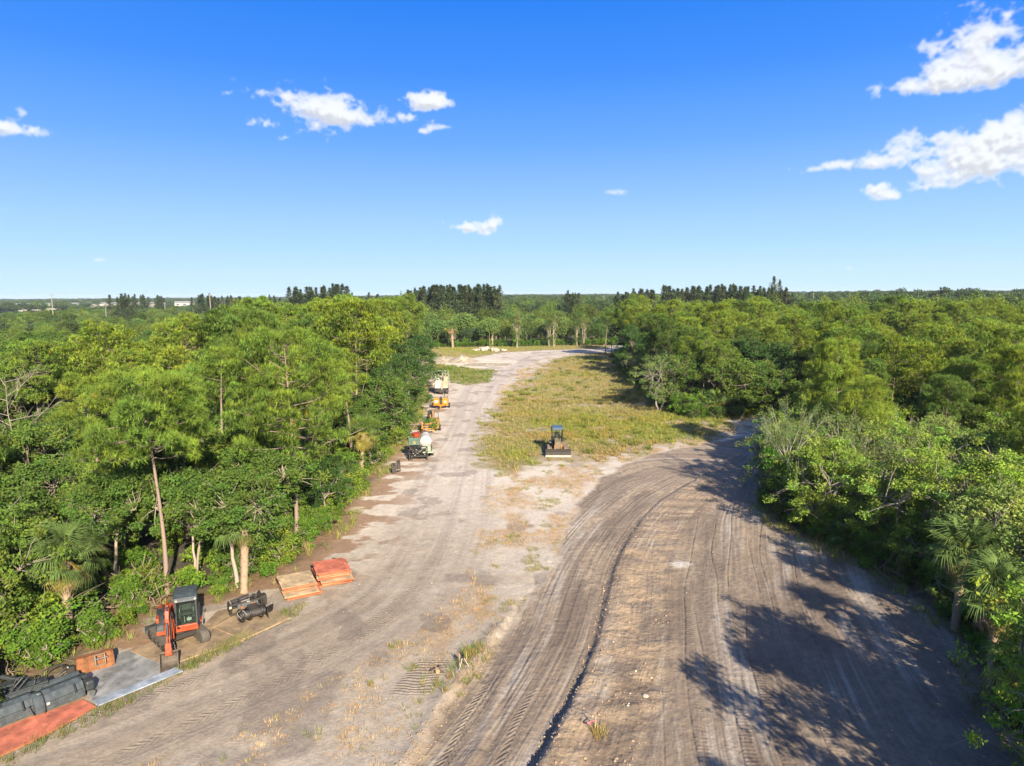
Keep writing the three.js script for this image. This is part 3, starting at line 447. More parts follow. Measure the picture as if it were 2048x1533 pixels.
// palm fronds: a petiole and a fan of narrow segments, drooping at the tips
function frondShape(seed, L = 1.0, pet = 0.9, n = 34, droop = 0.6) {
  const r = rng(seed), b = new Builder(), g = [1, 1, 1], end = V(0, pet * 0.12, pet); b.tube([V(0, 0, 0), V(0, pet * 0.12, pet * 0.5), end], [0.022, 0.017, 0.012], 3, [1.5, 1.2, 0.9]);
  for (let i = 0; i < n; i++) {
    const a = (i / (n - 1) - 0.5) * 4.1, l = L * (0.62 + 0.38 * Math.cos(a * 0.55)) * (0.85 + 0.3 * r()), fold = -Math.abs(Math.sin(a)) * 0.18, d = V(Math.sin(a), fold + 0.1, Math.cos(a)).normalize(), s = V(Math.cos(a), 0, -Math.sin(a)), m = end.clone().addScaledVector(d, l * 0.55), e = end.clone().addScaledVector(d, l * 0.92); e.y -= droop * l * (0.35 + 0.5 * r()); m.y += 0.03;
    const w = 0.02, c = tint(g, 0.4, r), k = b.vert(end.x, end.y, end.z, c); b.vert(m.x - s.x * w, m.y + 0.012, m.z - s.z * w, c); b.vert(m.x + s.x * w, m.y - 0.012, m.z + s.z * w, c); b.vert(e.x, e.y, e.z, c); b.tri(k, k + 1, k + 2); b.tri(k + 1, k + 3, k + 2);
  }
  return b.geometry();
}

// ---------------------------------------------------------------- one of each kind of tree, then copies
const PINE = [leafMaterial('pine needles', 0.188, 0.266, 0.035), leafMaterial('yellow pine needles', 0.238, 0.302, 0.035), leafMaterial('dark pine needles', 0.135, 0.206, 0.035)];
const DYING = leafMaterial('brown dying needles', 0.26, 0.17, 0.07);
const OAK = [leafMaterial('oak leaves', 0.081, 0.148, 0.024), leafMaterial('fresh oak leaves', 0.113, 0.184, 0.028), leafMaterial('dark oak leaves', 0.045, 0.101, 0.021)];
const MYRTLE = [leafMaterial('myrtle leaves', 0.193, 0.299, 0.045), leafMaterial('pale myrtle leaves', 0.198, 0.284, 0.069), leafMaterial('bright leaves', 0.219, 0.335, 0.039)];
const GREY = [leafMaterial('grey green leaves', 0.144, 0.216, 0.059), leafMaterial('olive leaves', 0.149, 0.198, 0.054)];
const CASU = [leafMaterial('casuarina sprays', 0.095, 0.14, 0.06, 0.25), leafMaterial('dull casuarina sprays', 0.115, 0.140, 0.065, 0.25)];
const LIME = leafMaterial('lime green leaves', 0.106, 0.282, 0.031);
const FAR = [leafMaterial('far leaves', 0.083, 0.139, 0.032, 0.25), leafMaterial('far pine crowns', 0.102, 0.158, 0.028, 0.25), leafMaterial('far dark crowns', 0.054, 0.095, 0.035, 0.25)];
const FROND = [leafMaterial('palm fronds', 0.092, 0.145, 0.038, 0.3), leafMaterial('yellowing fronds', 0.240, 0.212, 0.052, 0.3), leafMaterial('dead fronds', 0.240, 0.170, 0.100, 0.15)];
const SHRUB = [leafMaterial('shrub leaves', 0.095, 0.185, 0.02), leafMaterial('bright shrub leaves', 0.15, 0.225, 0.024), leafMaterial('dark shrub leaves', 0.07, 0.125, 0.02)];

function proto(shape) { const g = new THREE.Group(), t = new THREE.Mesh(shape.wood, BARK); t.name = 'trunk'; g.add(t); if (shape.leaf) { const c = new THREE.Mesh(shape.leaf); c.name = 'crown'; g.add(c); } g.userData.h = shape.h; return shade(g); }
const P = {
  pine: [1, 2, 3, 4, 5].map((s) => proto(slashPine(s * 7, [{ h: 13, cb: 0.52, R: 3.5, limbs: 34, tufts: 4400, pad: 0.82 }, { h: 13, cb: 0.45, R: 4.0, limbs: 40, tufts: 5000, pad: 0.85 }, { h: 12, cb: 0.5, R: 3.2, limbs: 32, tufts: 4000, lean: 0.8, pad: 0.8 }, { h: 13.5, cb: 0.55, R: 3.1, limbs: 30, tufts: 3800, pad: 0.78 }, { h: 12, cb: 0.42, R: 3.6, limbs: 36, tufts: 4600, pad: 0.85 }][s - 1]))),
  wide: [proto(slashPine(101, { h: 12.5, cb: 0.6, R: 4.2, limbs: 26, tufts: 3600, lean: 0.9, pad: 0.74 })), proto(slashPine(103, { h: 14, cb: 0.36, R: 5.0, limbs: 38, tufts: 5400, pad: 0.76 }))],
  farpine: [1, 2, 3, 4].map((s) => proto(slashPine(s * 17 + 4, { h: 13, cb: [0.5, 0.44, 0.54, 0.4][s - 1], R: [3.5, 3.9, 3.1, 3.6][s - 1], limbs: [32, 38, 28, 36][s - 1], tufts: 3400, pad: 0.8, bw: 0.066, len: 0.33, nb: 8 }))),
  thin: [proto(slashPine(111, { h: 13, cb: 0.58, R: 2.2, limbs: 16, tufts: 1700, lean: 0.6, pad: 0.85 })), proto(slashPine(113, { h: 13, cb: 0.5, R: 2.0, limbs: 15, tufts: 1500, lean: 0.9, pad: 0.8 }))],
  oak: [1, 2, 3, 4].map((s) => proto(broadleaf(s * 13, [{ h: 6, R: 2.9, lobes: 9, clumps: 210, leaves: 78 }, { h: 6.5, R: 2.6, lobes: 8, clumps: 190, leaves: 80, base: 0.16 }, { h: 5.5, R: 3.1, lobes: 10, clumps: 220, leaves: 74, stems: 2 }, { h: 6, R: 2.4, lobes: 7, clumps: 170, leaves: 82, base: 0.12, stems: 3 }][s - 1]))),
  tall: [1, 2, 3].map((s) => proto(broadleaf(s * 19 + 2, { h: 6.4, R: [2.7, 3.0, 2.5][s - 1], lobes: [9, 10, 8][s - 1], clumps: 200, leaves: 80, base: 0.36, low: 0, stems: [1, 2, 1][s - 1], twigs: 0.7, bark: [0.26, 0.215, 0.17] }))),
  myrtle: [1, 2, 3].map((s) => proto(broadleaf(s * 29, { h: 6.5, R: [3.1, 2.8, 3.4][s - 1], lobes: 11, clumps: 270, leaves: 72, size: 0.125, stems: 3, base: 0.05, low: 6, spread: 0.36, twigs: 0.55, bark: [0.19, 0.17, 0.14], ragged: 0.5 }))),
  grey: [1, 2].map((s) => proto(broadleaf(s * 37, { h: 6.5, R: 2.3, lobes: 9, clumps: 170, leaves: 60, size: 0.12, stems: 2, base: 0.14, spread: 0.34, twigs: 0.9, bark: [0.19, 0.17, 0.145], ragged: 0.6 }))),
  airy: [proto(fanTree(211, { h: 9.5, R: 2.9, limbs: 12, leaves: 70, bark: [0.27, 0.25, 0.21], r0: 0.07 })), proto(fanTree(213, { h: 8, R: 2.4, fork: 0.4, limbs: 10, leaves: 60, bark: [0.22, 0.2, 0.17], r0: 0.065 }))],
  paper: [proto(broadleaf(223, { h: 10, R: 1.7, lobes: 8, clumps: 110, leaves: 60, size: 0.15, stems: 1, base: 0.3, spread: 0.4, twigs: 0.6, bark: [0.27, 0.23, 0.185], low: 2, ragged: 0.5 })), proto(broadleaf(227, { h: 9, R: 1.5, lobes: 7, clumps: 90, leaves: 60, size: 0.15, stems: 2, base: 0.34, spread: 0.4, twigs: 0.6, bark: [0.23, 0.19, 0.15], low: 2, ragged: 0.5 }))],
  shrub: [1, 2, 3, 4].map((s) => proto(broadleaf(s * 41, { h: 1.7, R: [1.15, 1.0, 1.3, 0.9][s - 1], lobes: 6, clumps: 62, leaves: 46, size: 0.12, stems: 3, base: 0.02, spread: 0.26, twigs: 0.4, ragged: 0.5, width: 0.62 }))),
  lime: [proto(broadleaf(233, { h: 4, R: 1.1, lobes: 5, clumps: 34, leaves: 34, size: 0.19, stems: 1, base: 0.45, low: 0, spread: 0.26, twigs: 1, width: 0.6 }))],
  casuarina: [proto(casuarina(3)), proto(casuarina(9, 20, 2.1)), proto(casuarina(15, 21, 3.0))],
  dead: [proto(bareTree(5, { h: 8, R: 2.6, n: 17, sub: 11, r0: 0.055, bark: [0.22, 0.185, 0.155] })), proto(bareTree(8, { h: 9, R: 1.9, n: 26, sub: 22, r0: 0.055, bark: [0.27, 0.22, 0.2] }))],
};
const frondShapes = [frondShape(1), frondShape(2, 1.05, 0.8, 36, 0.9), frondShape(3, 0.95, 1.0, 32, 0.45)];
const MACHINES = [[-9.3, -66.1, 2.6], [-9.75, -78.6, 2.4], [-10.1, -95.6, 2.2], [-11.5, -110.6, 2.6], [4.55, -67.6, 1.9], [-15.6, -30, 2]];
const placed = [];                         // [x, z, keep-out radius] of the trees set by hand
function plant(kind, which, mat, name, label, category, [x, z], h, turn, group, wide = 1, tilt = [0, 0]) {
  const p = P[kind][which % P[kind].length], o = p.clone(), s = h / p.userData.h; o.userData = {};
  o.name = numbered(name); o.position.set(x, Math.min(0, 0) + (relief(x, z) - 0.03), z); o.rotation.set(tilt[0], turn, tilt[1]); o.scale.set(s * wide, s, s * wide);
  const crown = o.children.find((c) => c.name === 'crown'); if (crown) crown.material = mat;
  scene.add(o); return tag(o, label, category, group);
}
function palm(label, [x, z], h, seed, { fronds = 24, skirt = 6, size = 1, yellow = 0.12, boots = true, tr = 0.17, green = FROND[0] } = {}, name = 'cabbage_palm', group) {
  const r = rng(seed), o = thing(name, label, 'palm tree', [x, relief(x, z), z], r() * 6.28, group), w = new Builder(), pts = [], rad = [], n = 14;
  for (let k = 0; k <= n; k++) { const t = k / n; pts.push(V(0.12 * Math.sin(t * 2.5 + seed), -0.1 + (h - 0.3) * t + 0.1 * t, 0.12 * Math.cos(t * 2 + seed) - 0.1)); rad.push(tr * (k % 2 ? 1.08 : 0.96) * (t > 0.7 ? 1.12 : 1) * (k === 0 ? 1.25 : 1)); }
  w.tube(pts, rad, 9, [0.25, 0.18, 0.12]);
  for (let k = 0; k < 60; k++) { const t = 0.03 + 0.5 * (k / 60), a = k * 2.4 + r(), c = pts[Math.floor(t * n)].clone().lerp(pts[Math.floor(t * n) + 1], t * n - Math.floor(t * n)); w.blade(c.add(V(Math.cos(a) * tr * 1.02, -0.04, Math.sin(a) * tr * 1.02)), V(Math.cos(a) * 0.35, 1, Math.sin(a) * 0.35).normalize(), 0.16, 0.12, V(-Math.sin(a), 0, Math.cos(a)), tint([0.3, 0.22, 0.15], 0.8, r)); }
  const top = pts[n];
  if (boots) for (let k = 0; k < 26; k++) { const t = 0.55 + 0.45 * k / 26, a = k * 2.4, c = pts[Math.min(n, Math.round(t * n))], d = V(Math.cos(a) * 0.6, 0.9, Math.sin(a) * 0.6).normalize(); w.blade(c.clone().add(V(Math.cos(a) * tr, -0.1, Math.sin(a) * tr)), d, 0.34, 0.1, V(-Math.sin(a), 0, Math.cos(a)), [0.36, 0.25, 0.15]); }
  const t = new THREE.Mesh(w.geometry(true), BARK); t.name = 'trunk'; o.add(t);
  const total = fronds + skirt;
  for (let i = 0; i < total; i++) {
    const old = i < skirt, f = new THREE.Mesh(frondShapes[i % 3], old ? (r() < 0.55 ? FROND[2] : FROND[1]) : r() < yellow && i < skirt + 7 ? FROND[1] : green), q = old ? 0 : (i - skirt) / (fronds - 1);
    f.name = 'frond'; f.position.copy(top).add(V(0, 0.05 + q * 0.15, 0)); const el = old ? -1.25 + 0.35 * r() : mix(-0.45, 1.25, Math.pow(q, 0.85)) + (r() - 0.5) * 0.3;
    f.rotation.set(-el, i * 2.39996 + r() * 0.4, (r() - 0.5) * 0.5, 'YXZ'); f.scale.setScalar(size * (old ? 0.8 : 0.85 + 0.25 * r())); o.add(f);
  }
  placed.push([x, z, 1.6]); return shade(o);
}
const hero = (...a) => { placed.push([a[6][0], a[6][1], a[10] ?? (a[0] === 'pine' || a[0] === 'wide' ? 2.6 : 2.2)]); return plant(a[0], a[1], a[2], a[3], a[4], a[5], a[6], a[7], a[8], a[9], a[11] ?? 1, a[12] ?? [0, 0]); };
// left of the track, nearest first
hero('oak', 0, OAK[1], 'oak_tree', 'low bright oak at the left picture edge behind the grey attachments', 'tree', [-23.17,-28.35], 6.2, 0.4, undefined, 2.2, 0.95);
hero('oak', 2, OAK[0], 'oak_tree', 'bushy oak between the skirted palm and the picture edge', 'tree', [-27.23,-32.38], 6.6, 2, undefined, 2.2, 1.1);
palm('cabbage palm with a pale dead skirt behind the rusted bucket', [-20.54,-30.20], 4.2, 3, { fronds: 28, skirt: 18, size: 1.05, yellow: 0.35 });
hero('tall', 0, OAK[0], 'oak_tree', 'dark green oak right of the skirted palm above the brush pile', 'tree', [-22.17,-36.31], 6.2, 1, undefined, 1.8, 1.0);
hero('wide', 0, PINE[0], 'pine_tree', 'wide open topped pine with a bare trunk rising behind the excavator', 'tree', [-18.83,-35.11], 12.2, 0.6, undefined, 4);
hero('tall', 1, OAK[0], 'oak_tree', 'spreading oak with a pale forked trunk behind the excavator cab', 'tree', [-17.89,-36.70], 6.3, 2.4, undefined, 1.6, 1.0);
hero('tall', 2, OAK[0], 'oak_tree', 'oak behind the black hydraulic attachments hiding the thick palm trunk top', 'tree', [-15.32,-36.07], 6.4, 4, undefined, 1.0, 1.15);
palm('cabbage palm with a thick pale trunk behind the black attachments', [-14.79,-35.54], 3.9, 8, { fronds: 18, skirt: 3, size: 0.95, tr: 0.2 });
hero('tall', 0, OAK[0], 'oak_tree', 'round dense oak behind the plywood stacks', 'tree', [-15.28,-41.16], 6.4, 3.3, undefined, 1.6, 1.1);
hero('wide', 1, PINE[0], 'pine_tree', 'tallest broad pine with spreading lower limbs left of the track', 'tree', [-14.69,-44.48], 13.9, 1.7, undefined, 4.2);
hero('thin', 0, PINE[0], 'pine_tree', 'slender pine with a bare trunk between the two broad pines', 'tree', [-23.55,-54.43], 12.1, 2.4, undefined, 1.8, 1.15);
hero('thin', 1, PINE[1], 'pine_tree', 'slender pine with a bare trunk left of the wide open topped pine', 'tree', [-31.07,-50.02], 10.8, 0.4, undefined, 1.8, 1.15);
hero('thin', 0, PINE[1], 'pine_tree', 'slender pine by the verge right of the tallest broad pine', 'tree', [-15.44,-63.29], 11.4, 4.4, undefined, 1.8, 1.15);
hero('pine', 2, PINE[0], 'pine_tree', 'pine with a forked bare trunk and one dead orange tuft', 'tree', [-21.66,-43.48], 10.9, 0.4, undefined, 2.2, 0.95);
hero('oak', 1, OAK[2], 'oak_tree', 'small dark oak at the edge of the pale sand beyond the plywood stacks', 'tree', [-13.58,-47.89], 4.8, 5, undefined, 1.5, 1.05);
palm('palm tuft with dark fronds standing above the oaks in front of the tallest pine', [-19.43,-49.76], 6.6, 12, { fronds: 22, skirt: 2, size: 1.1, green: FROND[0] });
palm('low palm clump without a trunk by the sandy verge', [-13.80,-54.19], 0.9, 14, { fronds: 16, skirt: 3, size: 1.15, boots: false });
palm('low palm clump among the shrubs behind the plywood stacks', [-16.16,-49.69], 1.6, 15, { fronds: 16, skirt: 1, size: 1.1, boots: false });
palm('cabbage palm with an orange dead skirt beside the track', [-13.56,-60.49], 3.8, 17, { fronds: 20, skirt: 13, size: 1.15, yellow: 0.4 });
hero('oak', 2, OAK[0], 'oak_tree', 'round oak leaning over the verge behind the orange skirted palm', 'tree', [-14.20,-73.16], 6.9, 1, undefined, 1.7, 1.25);
hero('grey', 0, OAK[0], 'oak_tree', 'oak overhanging the black skid with the white tank', 'tree', [-14.11,-80.68], 7.4, 2.1, undefined, 1.8, 1.3);
hero('oak', 0, OAK[2], 'oak_tree', 'dark oak overhanging the orange reel trailer', 'tree', [-14.90,-91.84], 7.6, 0.2, undefined, 2, 1.3);
hero('grey', 1, OAK[0], 'oak_tree', 'twiggy oak reaching over the verge beside the small orange trailer', 'tree', [-15.34,-103.38], 7.8, 3.1, undefined, 2, 1.35);
hero('oak', 3, OAK[2], 'oak_tree', 'dark oak standing beside the white crane carrier', 'tree', [-16.96,-119.52], 8.4, 1.1, undefined, 2.2, 1.4);
hero('dead', 0, OAK[0], 'dead_tree', 'bare grey dead tree among the green crowns at the left picture edge', 'tree', [-41.01,-54.85], 11.2, 1.2, undefined, 2.5, 1.2);
hero('grey', 1, MYRTLE[2], 'willow_tree', 'small pale yellow green tree under the dead tree at the left picture edge', 'tree', [-39.58,-52.09], 4.2, 2, undefined, 1.8, 1.0);
palm('small palm with a yellow frond beside the dead tree at the left picture edge', [-40.79,-56.32], 1.6, 21, { fronds: 14, skirt: 5, size: 1.1, yellow: 0.5 });
hero('farpine', 1, DYING, 'pine_tree', 'dying pine with a tan brown crown behind the tallest broad pine', 'tree', [-25.5, -85], 13.6, 2.2, undefined, 2.4, 1.0);
// right of the graded lane
hero('airy', 0, GREY[0], 'myrtle_tree', 'tall leaning tree with pale bare limbs and a thin crown at the lane bend', 'tree', [21.35,-49.81], 8.2, 2.6, undefined, 1.8, 1.0, [0, -0.06]);
hero('airy', 1, GREY[1], 'myrtle_tree', 'grey twiggy tree right of the pale leaning tree', 'tree', [24.32,-44.47], 7.4, 0.6, undefined, 1.9, 1.25);
hero('myrtle', 0, MYRTLE[0], 'myrtle_tree', 'broad yellow green myrtle with grey twigs above the right verge', 'tree', [23.82,-38.62], 6.9, 1.1, undefined, 2.3, 1.15);
hero('myrtle', 1, MYRTLE[2], 'myrtle_tree', 'bright myrtle above the palms at the right picture edge', 'tree', [25.11,-33.81], 6.9, 3.6, undefined, 2.2, 1.05);
hero('grey', 1, MYRTLE[0], 'myrtle_tree', 'small myrtle on the corner where the graded lane turns into the wood', 'tree', [23.29,-58.65], 5.6, 4.4, undefined, 1.6, 1.05);
hero('myrtle', 2, MYRTLE[0], 'myrtle_tree', 'dense myrtle behind the pale leaning tree at the lane bend', 'tree', [26.79,-59.41], 7.2, 0.8, undefined, 2.2, 1.0);
hero('grey', 0, GREY[0], 'myrtle_tree', 'olive myrtle between the pale leaning tree and the broad myrtle', 'tree', [26.37,-52.53], 6.6, 5.1, undefined, 1.9, 1.3);
hero('grey', 1, GREY[0], 'bare_myrtle', 'grey myrtle with hanging moss behind the broad bright myrtle', 'tree', [32.17,-45.32], 6.6, 5.1, undefined, 2, 1.3);
palm('cabbage palm with a tall dark head and grey skirt on the right verge', [20.98,-30.57], 4.2, 31, { fronds: 30, skirt: 14, size: 1.0, yellow: 0.2 });
palm('lower cabbage palm with wide fronds at the right picture edge', [19.67,-26.00], 3.9, 33, { fronds: 30, skirt: 8, size: 1.05, yellow: 0.12 });
palm('short palm with a ragged trunk at the foot of the right verge', [18.99,-23.77], 2.2, 35, { fronds: 12, skirt: 5, size: 1.0, yellow: 0.3 });
palm('young palm without a trunk under the right verge trees', [21.45,-41.75], 0.7, 37, { fronds: 14, skirt: 2, size: 1.2, boots: false });
hero('lime', 0, LIME, 'lime_shrub', 'lime green leafy branch leaning out over the lane at its bend', 'shrub', [20.39,-52.68], 4.1, 1, undefined, 1, 1, [0, 0.14]);
hero('myrtle', 0, MYRTLE[2], 'myrtle_tree', 'leafy myrtle in the lower right picture corner', 'tree', [17.6, -19.4], 7.6, 4.9, undefined, 2.2, 1.0);
hero('myrtle', 1, MYRTLE[0], 'myrtle_tree', 'myrtle beside the lane just outside the lower right corner', 'tree', [18.6, -15.6], 8.6, 1.9, undefined, 2.2, 1.1);
hero('oak', 2, OAK[0], 'oak_tree', 'oak beside the lane outside the frame to the right', 'tree', [18.4, -12.4], 8.8, 0.9, undefined, 2.2, 1.0);
hero('oak', 0, OAK[0], 'oak_tree', 'oak outside the frame whose shade falls on the near lane', 'tree', [13.8, -5.2], 8.6, 2.9, undefined, 2.2, 0.8);
hero('thin', 0, PINE[2], 'pine_tree', 'left one of two slim pines standing alone at the meadow corner', 'tree', [23.50,-169.69], 12.8, 0.4, undefined, 1.2, 1.0);
hero('thin', 1, PINE[2], 'pine_tree', 'right one of two slim pines standing alone at the meadow corner', 'tree', [25.13,-172.29], 12.4, 2.4, undefined, 1.2, 1.0);
hero('grey', 0, GREY[0], 'oak_tree', 'grey green oak at the front of the copse beside the meadow', 'tree', [20.07,-92.01], 7.9, 2.4, undefined, 2.2, 1.35);
hero('grey', 1, GREY[1], 'oak_tree', 'twiggy oak in the middle of the copse beside the meadow', 'tree', [30.40,-95.77], 6.9, 0.4, undefined, 2, 1.2);
hero('thin', 0, PINE[0], 'pine_tree', 'slim pine with a pale trunk on the left of the copse front', 'tree', [24.73,-94.72], 10.3, 3.1, undefined, 1.2, 1.1);
hero('thin', 1, PINE[0], 'pine_tree', 'slim pine with a pale trunk on the right of the copse front', 'tree', [27.29,-93.35], 11.3, 5, undefined, 1.2, 1.1);
hero('shrub', 2, SHRUB[0], 'shrub', 'large bright shrub at the right end of the copse front', 'shrub', [30.10,-89.26], 3.6, 1, undefined, 1, 0.9);
hero('shrub', 0, SHRUB[0], 'shrub', 'large shrub between the slim pine trunks of the copse', 'shrub', [24.57,-87.98], 2.8, 3, undefined, 1, 1.1);
palm('palm with a few orange dead fronds at the foot of the copse', [26.90,-87.89], 1.6, 41, { fronds: 14, skirt: 7, size: 1.2, yellow: 0.4 });
hero('oak', 1, OAK[2], 'oak_tree', 'deep green oak behind the dark gap right of the copse', 'tree', [35.32,-100.12], 9.6, 0.7, undefined, 2.4, 1.2);
hero('oak', 0, OAK[2], 'oak_tree', 'dark oak shading the gap between the copse and the right wood', 'tree', [37.95,-95.45], 8.6, 2.7, undefined, 2.4, 1.1);
hero('oak', 3, OAK[2], 'oak_tree', 'dark oak at the left corner of the copse by the meadow', 'tree', [23.19,-132.00], 9.4, 1.7, undefined, 2.2, 1.0);
hero('dead', 1, OAK[0], 'dead_bush', 'wide leafless grey bush standing out of the right wood', 'tree', [70.98,-116.21], 10.6, 1.7, undefined, 3.4, 1.25);
// across the far end of the meadow: trunks that stand out one by one
[[[-17.84,-205.18],0,1],[[-5.93,-210.01],2,1],[[1.57,-203.45],0],[[11.29,-206.45],1],[[12.92,-208.29],0],[[19.88,-207.65],0],[[22.00,-207.45],1]].forEach(([p, k, w], i) => {
  if (w) palm(['cabbage palm with a brown skirt at the left of the far tree line', '', 'cabbage palm with a round head behind the rubble heap'][k], p, 6.2, 60 + i, { fronds: 20, skirt: 9, size: 1.5, tr: 0.35, yellow: 0.4 });
  else hero('paper', k, i % 2 ? OAK[0] : GREY[1], 'paperbark_tree', 'slim pale trunked tree standing at the front of the far tree line', 'tree', p, 8.2 + (i * 7 % 5) * 0.7, i, 'pale trunks along the far tree line', 2, 1.0);
});

// the wood: pines and oaks, one by one as far as they show singly
const canopy = (x, z) => (x < 0 ? (7.4 + 6.2 * Math.exp(-Math.pow((x + 24) / 24, 2)) * sstep(-30, -75, z) + 2.5 * sstep(-25, -15, x) * sstep(-60, -30, z)) : 9.9 + 2.2 * sstep(-90, -140, z)) * (0.86 + 0.3 * fbm(x * 0.06 + 9, z * 0.06, 3));
const rf = rng(4242), pineSpots = [], oakSpots = [], far2 = (list, x, z, d) => list.every(([a, b]) => Math.hypot(a - x, b - z) > d), byDepth = (a, b) => Math.hypot(a[0], a[1]) - Math.hypot(b[0], b[1]);
const scatter = (step, jitter, take) => { for (let z = -16; z > -205; z -= step) for (let x = -170; x < 175; x += step) { const px = x + (rf() - 0.5) * jitter, pz = z + (rf() - 0.5) * jitter, k = rf(), k2 = rf(), k3 = rf(), e = -clearingDistance(px, pz); if (Math.abs(px) > -pz * 0.80 + 9 || e < 1.5 || placed.some(([a, b, c]) => Math.hypot(a - px, b - pz) < c)) continue; take(px, pz, k, k2, k3, e); } };
scatter(6.4, 3.4, (x, z, k, k2, k3, e) => {        // pines stand above the rest
  const right = x > 0, share = (e < 3.2 ? 0.1 : right ? (z > -40 ? 0.25 : z > -52 ? 0.5 : 0.85) : z > -56 ? 0.22 : x < -55 ? 0.42 : 0.85) * (0.7 + 0.6 * fbm(x * 0.05, z * 0.05 + 5, 2));
  if (k < share && placed.every(([a, b, c]) => c < 2.5 || Math.hypot(a - x, b - z) > 4.6)) pineSpots.push([x, z, k2, k3, k]);
});
scatter(4.7, 3.6, (x, z, k, k2, k3, e) => { if (far2(pineSpots, x, z, 2.7) && (-z < 110 || k > 0.25)) oakSpots.push([x, z, k2, k3, k, e]); });
pineSpots.sort(byDepth); oakSpots.sort(byDepth);
const zone = (x, z) => (x > 0 ? (z > -75 ? (x > 48 ? 'in the right wood near the picture edge' : 'in the right wood behind the lane bend') : z > -120 ? (x < 45 ? 'in the copse beside the meadow' : 'in the right wood beyond the dead grey bush') : x < 60 ? 'of the right wood behind the copse' : 'of the far right wood below the horizon') : z > -62 ? (x < -32 ? 'at the left near the bare dead tree' : 'in the left wood behind the excavator') : z > -110 ? (x > -30 ? 'of the left wood beside the parked trailers' : 'of the left wood behind the two broad pines') : x > -45 ? 'of the left wood by the white sand heaps' : 'of the far left wood below the horizon');
let pines = 0, oaks = 0, myrtles = 0; const extra = [], wood = (right) => (right ? 'right of the lane' : 'left of the track');
for (const [x, z, k2, k3, k] of pineSpots) {
  const h = canopy(x, z) * (0.88 + 0.34 * k3), d = Math.floor(k3 * 997) % 5, right = x > 0;
  if (pines++ < 295) plant(-z > 62 ? 'farpine' : 'pine', Math.floor(k2 * 50), PINE[d < (right ? 1 : 2) ? 0 : d < 4 ? 1 : 2], 'pine_tree', (d < (right ? 1 : 2) ? 'green' : d < 4 ? 'yellow green' : 'dark green') + (h > 12.4 ? ' tall' : '') + ' pine crown ' + zone(x, z), 'tree', [x, z], h, k2 * 6.28, 'pines of the wood ' + wood(right), 0.92 + 0.22 * k2); else extra.push([x, z, h, 1]);
}
for (const [x, z, k2, k3, k, e] of oakSpots) {
  const right = x > 0, d = Math.floor(k3 * 997) % 5, turn = k2 * 6.28;
  if (right && z > -60) { myrtles++; plant(k3 < 0.2 ? 'grey' : 'myrtle', Math.floor(k2 * 50), k3 < 0.2 ? GREY[d % 2] : MYRTLE[d % 3], 'myrtle_tree', (k3 < 0.2 ? 'grey twiggy' : ['yellow green', 'pale green', 'bright green'][d % 3]) + ' myrtle crown ' + (z > -34 ? 'above the right verge palms' : z > -46 ? 'behind the broad myrtle on the right' : 'behind the pale leaning tree at the bend'), 'tree', [x, z], 5.2 + 2.2 * k3, turn, 'myrtles of the near wood right of the lane', 1.05 + 0.25 * k2); }
  else if (oaks++ < 298) plant(k3 < 0.14 ? 'grey' : 'oak', Math.floor(k2 * 50), k3 < 0.14 ? GREY[0] : OAK[d % 3], 'oak_tree', (k3 < 0.14 ? 'grey green' : d === 0 || d === 3 ? 'mid green' : d === 1 || d === 4 ? 'fresh green' : 'dark green') + ' leafy oak crown between pines ' + zone(x, z), 'tree', [x, z], (4.7 + 2.3 * k3) * (e < 5 ? 0.92 : x < -50 ? 1.15 : 1) * (-z > 80 ? 1.12 : 1), turn, 'oaks of the wood ' + wood(right), 1.1 + 0.25 * k2);
  else extra.push([x, z, 5.4 + 2 * k3, 0]);
}
console.log('trees', pines, oaks, myrtles, extra.length);

// beyond that the wood reads as one mass
function copies(geometry, material, list, name, label, variation = 0.6) {
  const o = new THREE.InstancedMesh(geometry, material, list.length), m = new THREE.Matrix4(), q = new THREE.Quaternion(), Y = V(0, 1, 0), r = rng(list.length + 5), c = new THREE.Color();
  list.forEach(([x, z, s, sy, cr, cg, cb, y = 0], i) => { m.compose(V(x, y, z), q.setFromAxisAngle(Y, r() * 6.28), V(s, sy ?? s, s)); o.setMatrixAt(i, m); const k = 1 + (r() - 0.5) * variation, w = 1 + (r() - 0.5) * 0.25; o.setColorAt(i, c.setRGB((cr ?? 1) * k * w, (cg ?? 1) * k, (cb ?? 1) * k)); });
  return stuff(o, name, label);
}
const crowns = [farCrown(1, { R: 3.7, n: 2600, blade: 0.42, w: 0.26 }), farCrown(2, { h: 12, R: 3.3, n: 2600, blade: 0.42, w: 0.22, flat: 0.36 }), farCrown(3, { h: 9, R: 3.8, n: 2200, blade: 0.45, w: 0.3 }), farCrown(4, { h: 10, R: 5.4, n: 1800, blade: 0.8, w: 0.5, flat: 0.24 })];
const masses = [[], [], [], []];
for (const [x, z, h, k] of extra) masses[k].push([x, z, h / 11.5, h / 11.5]);
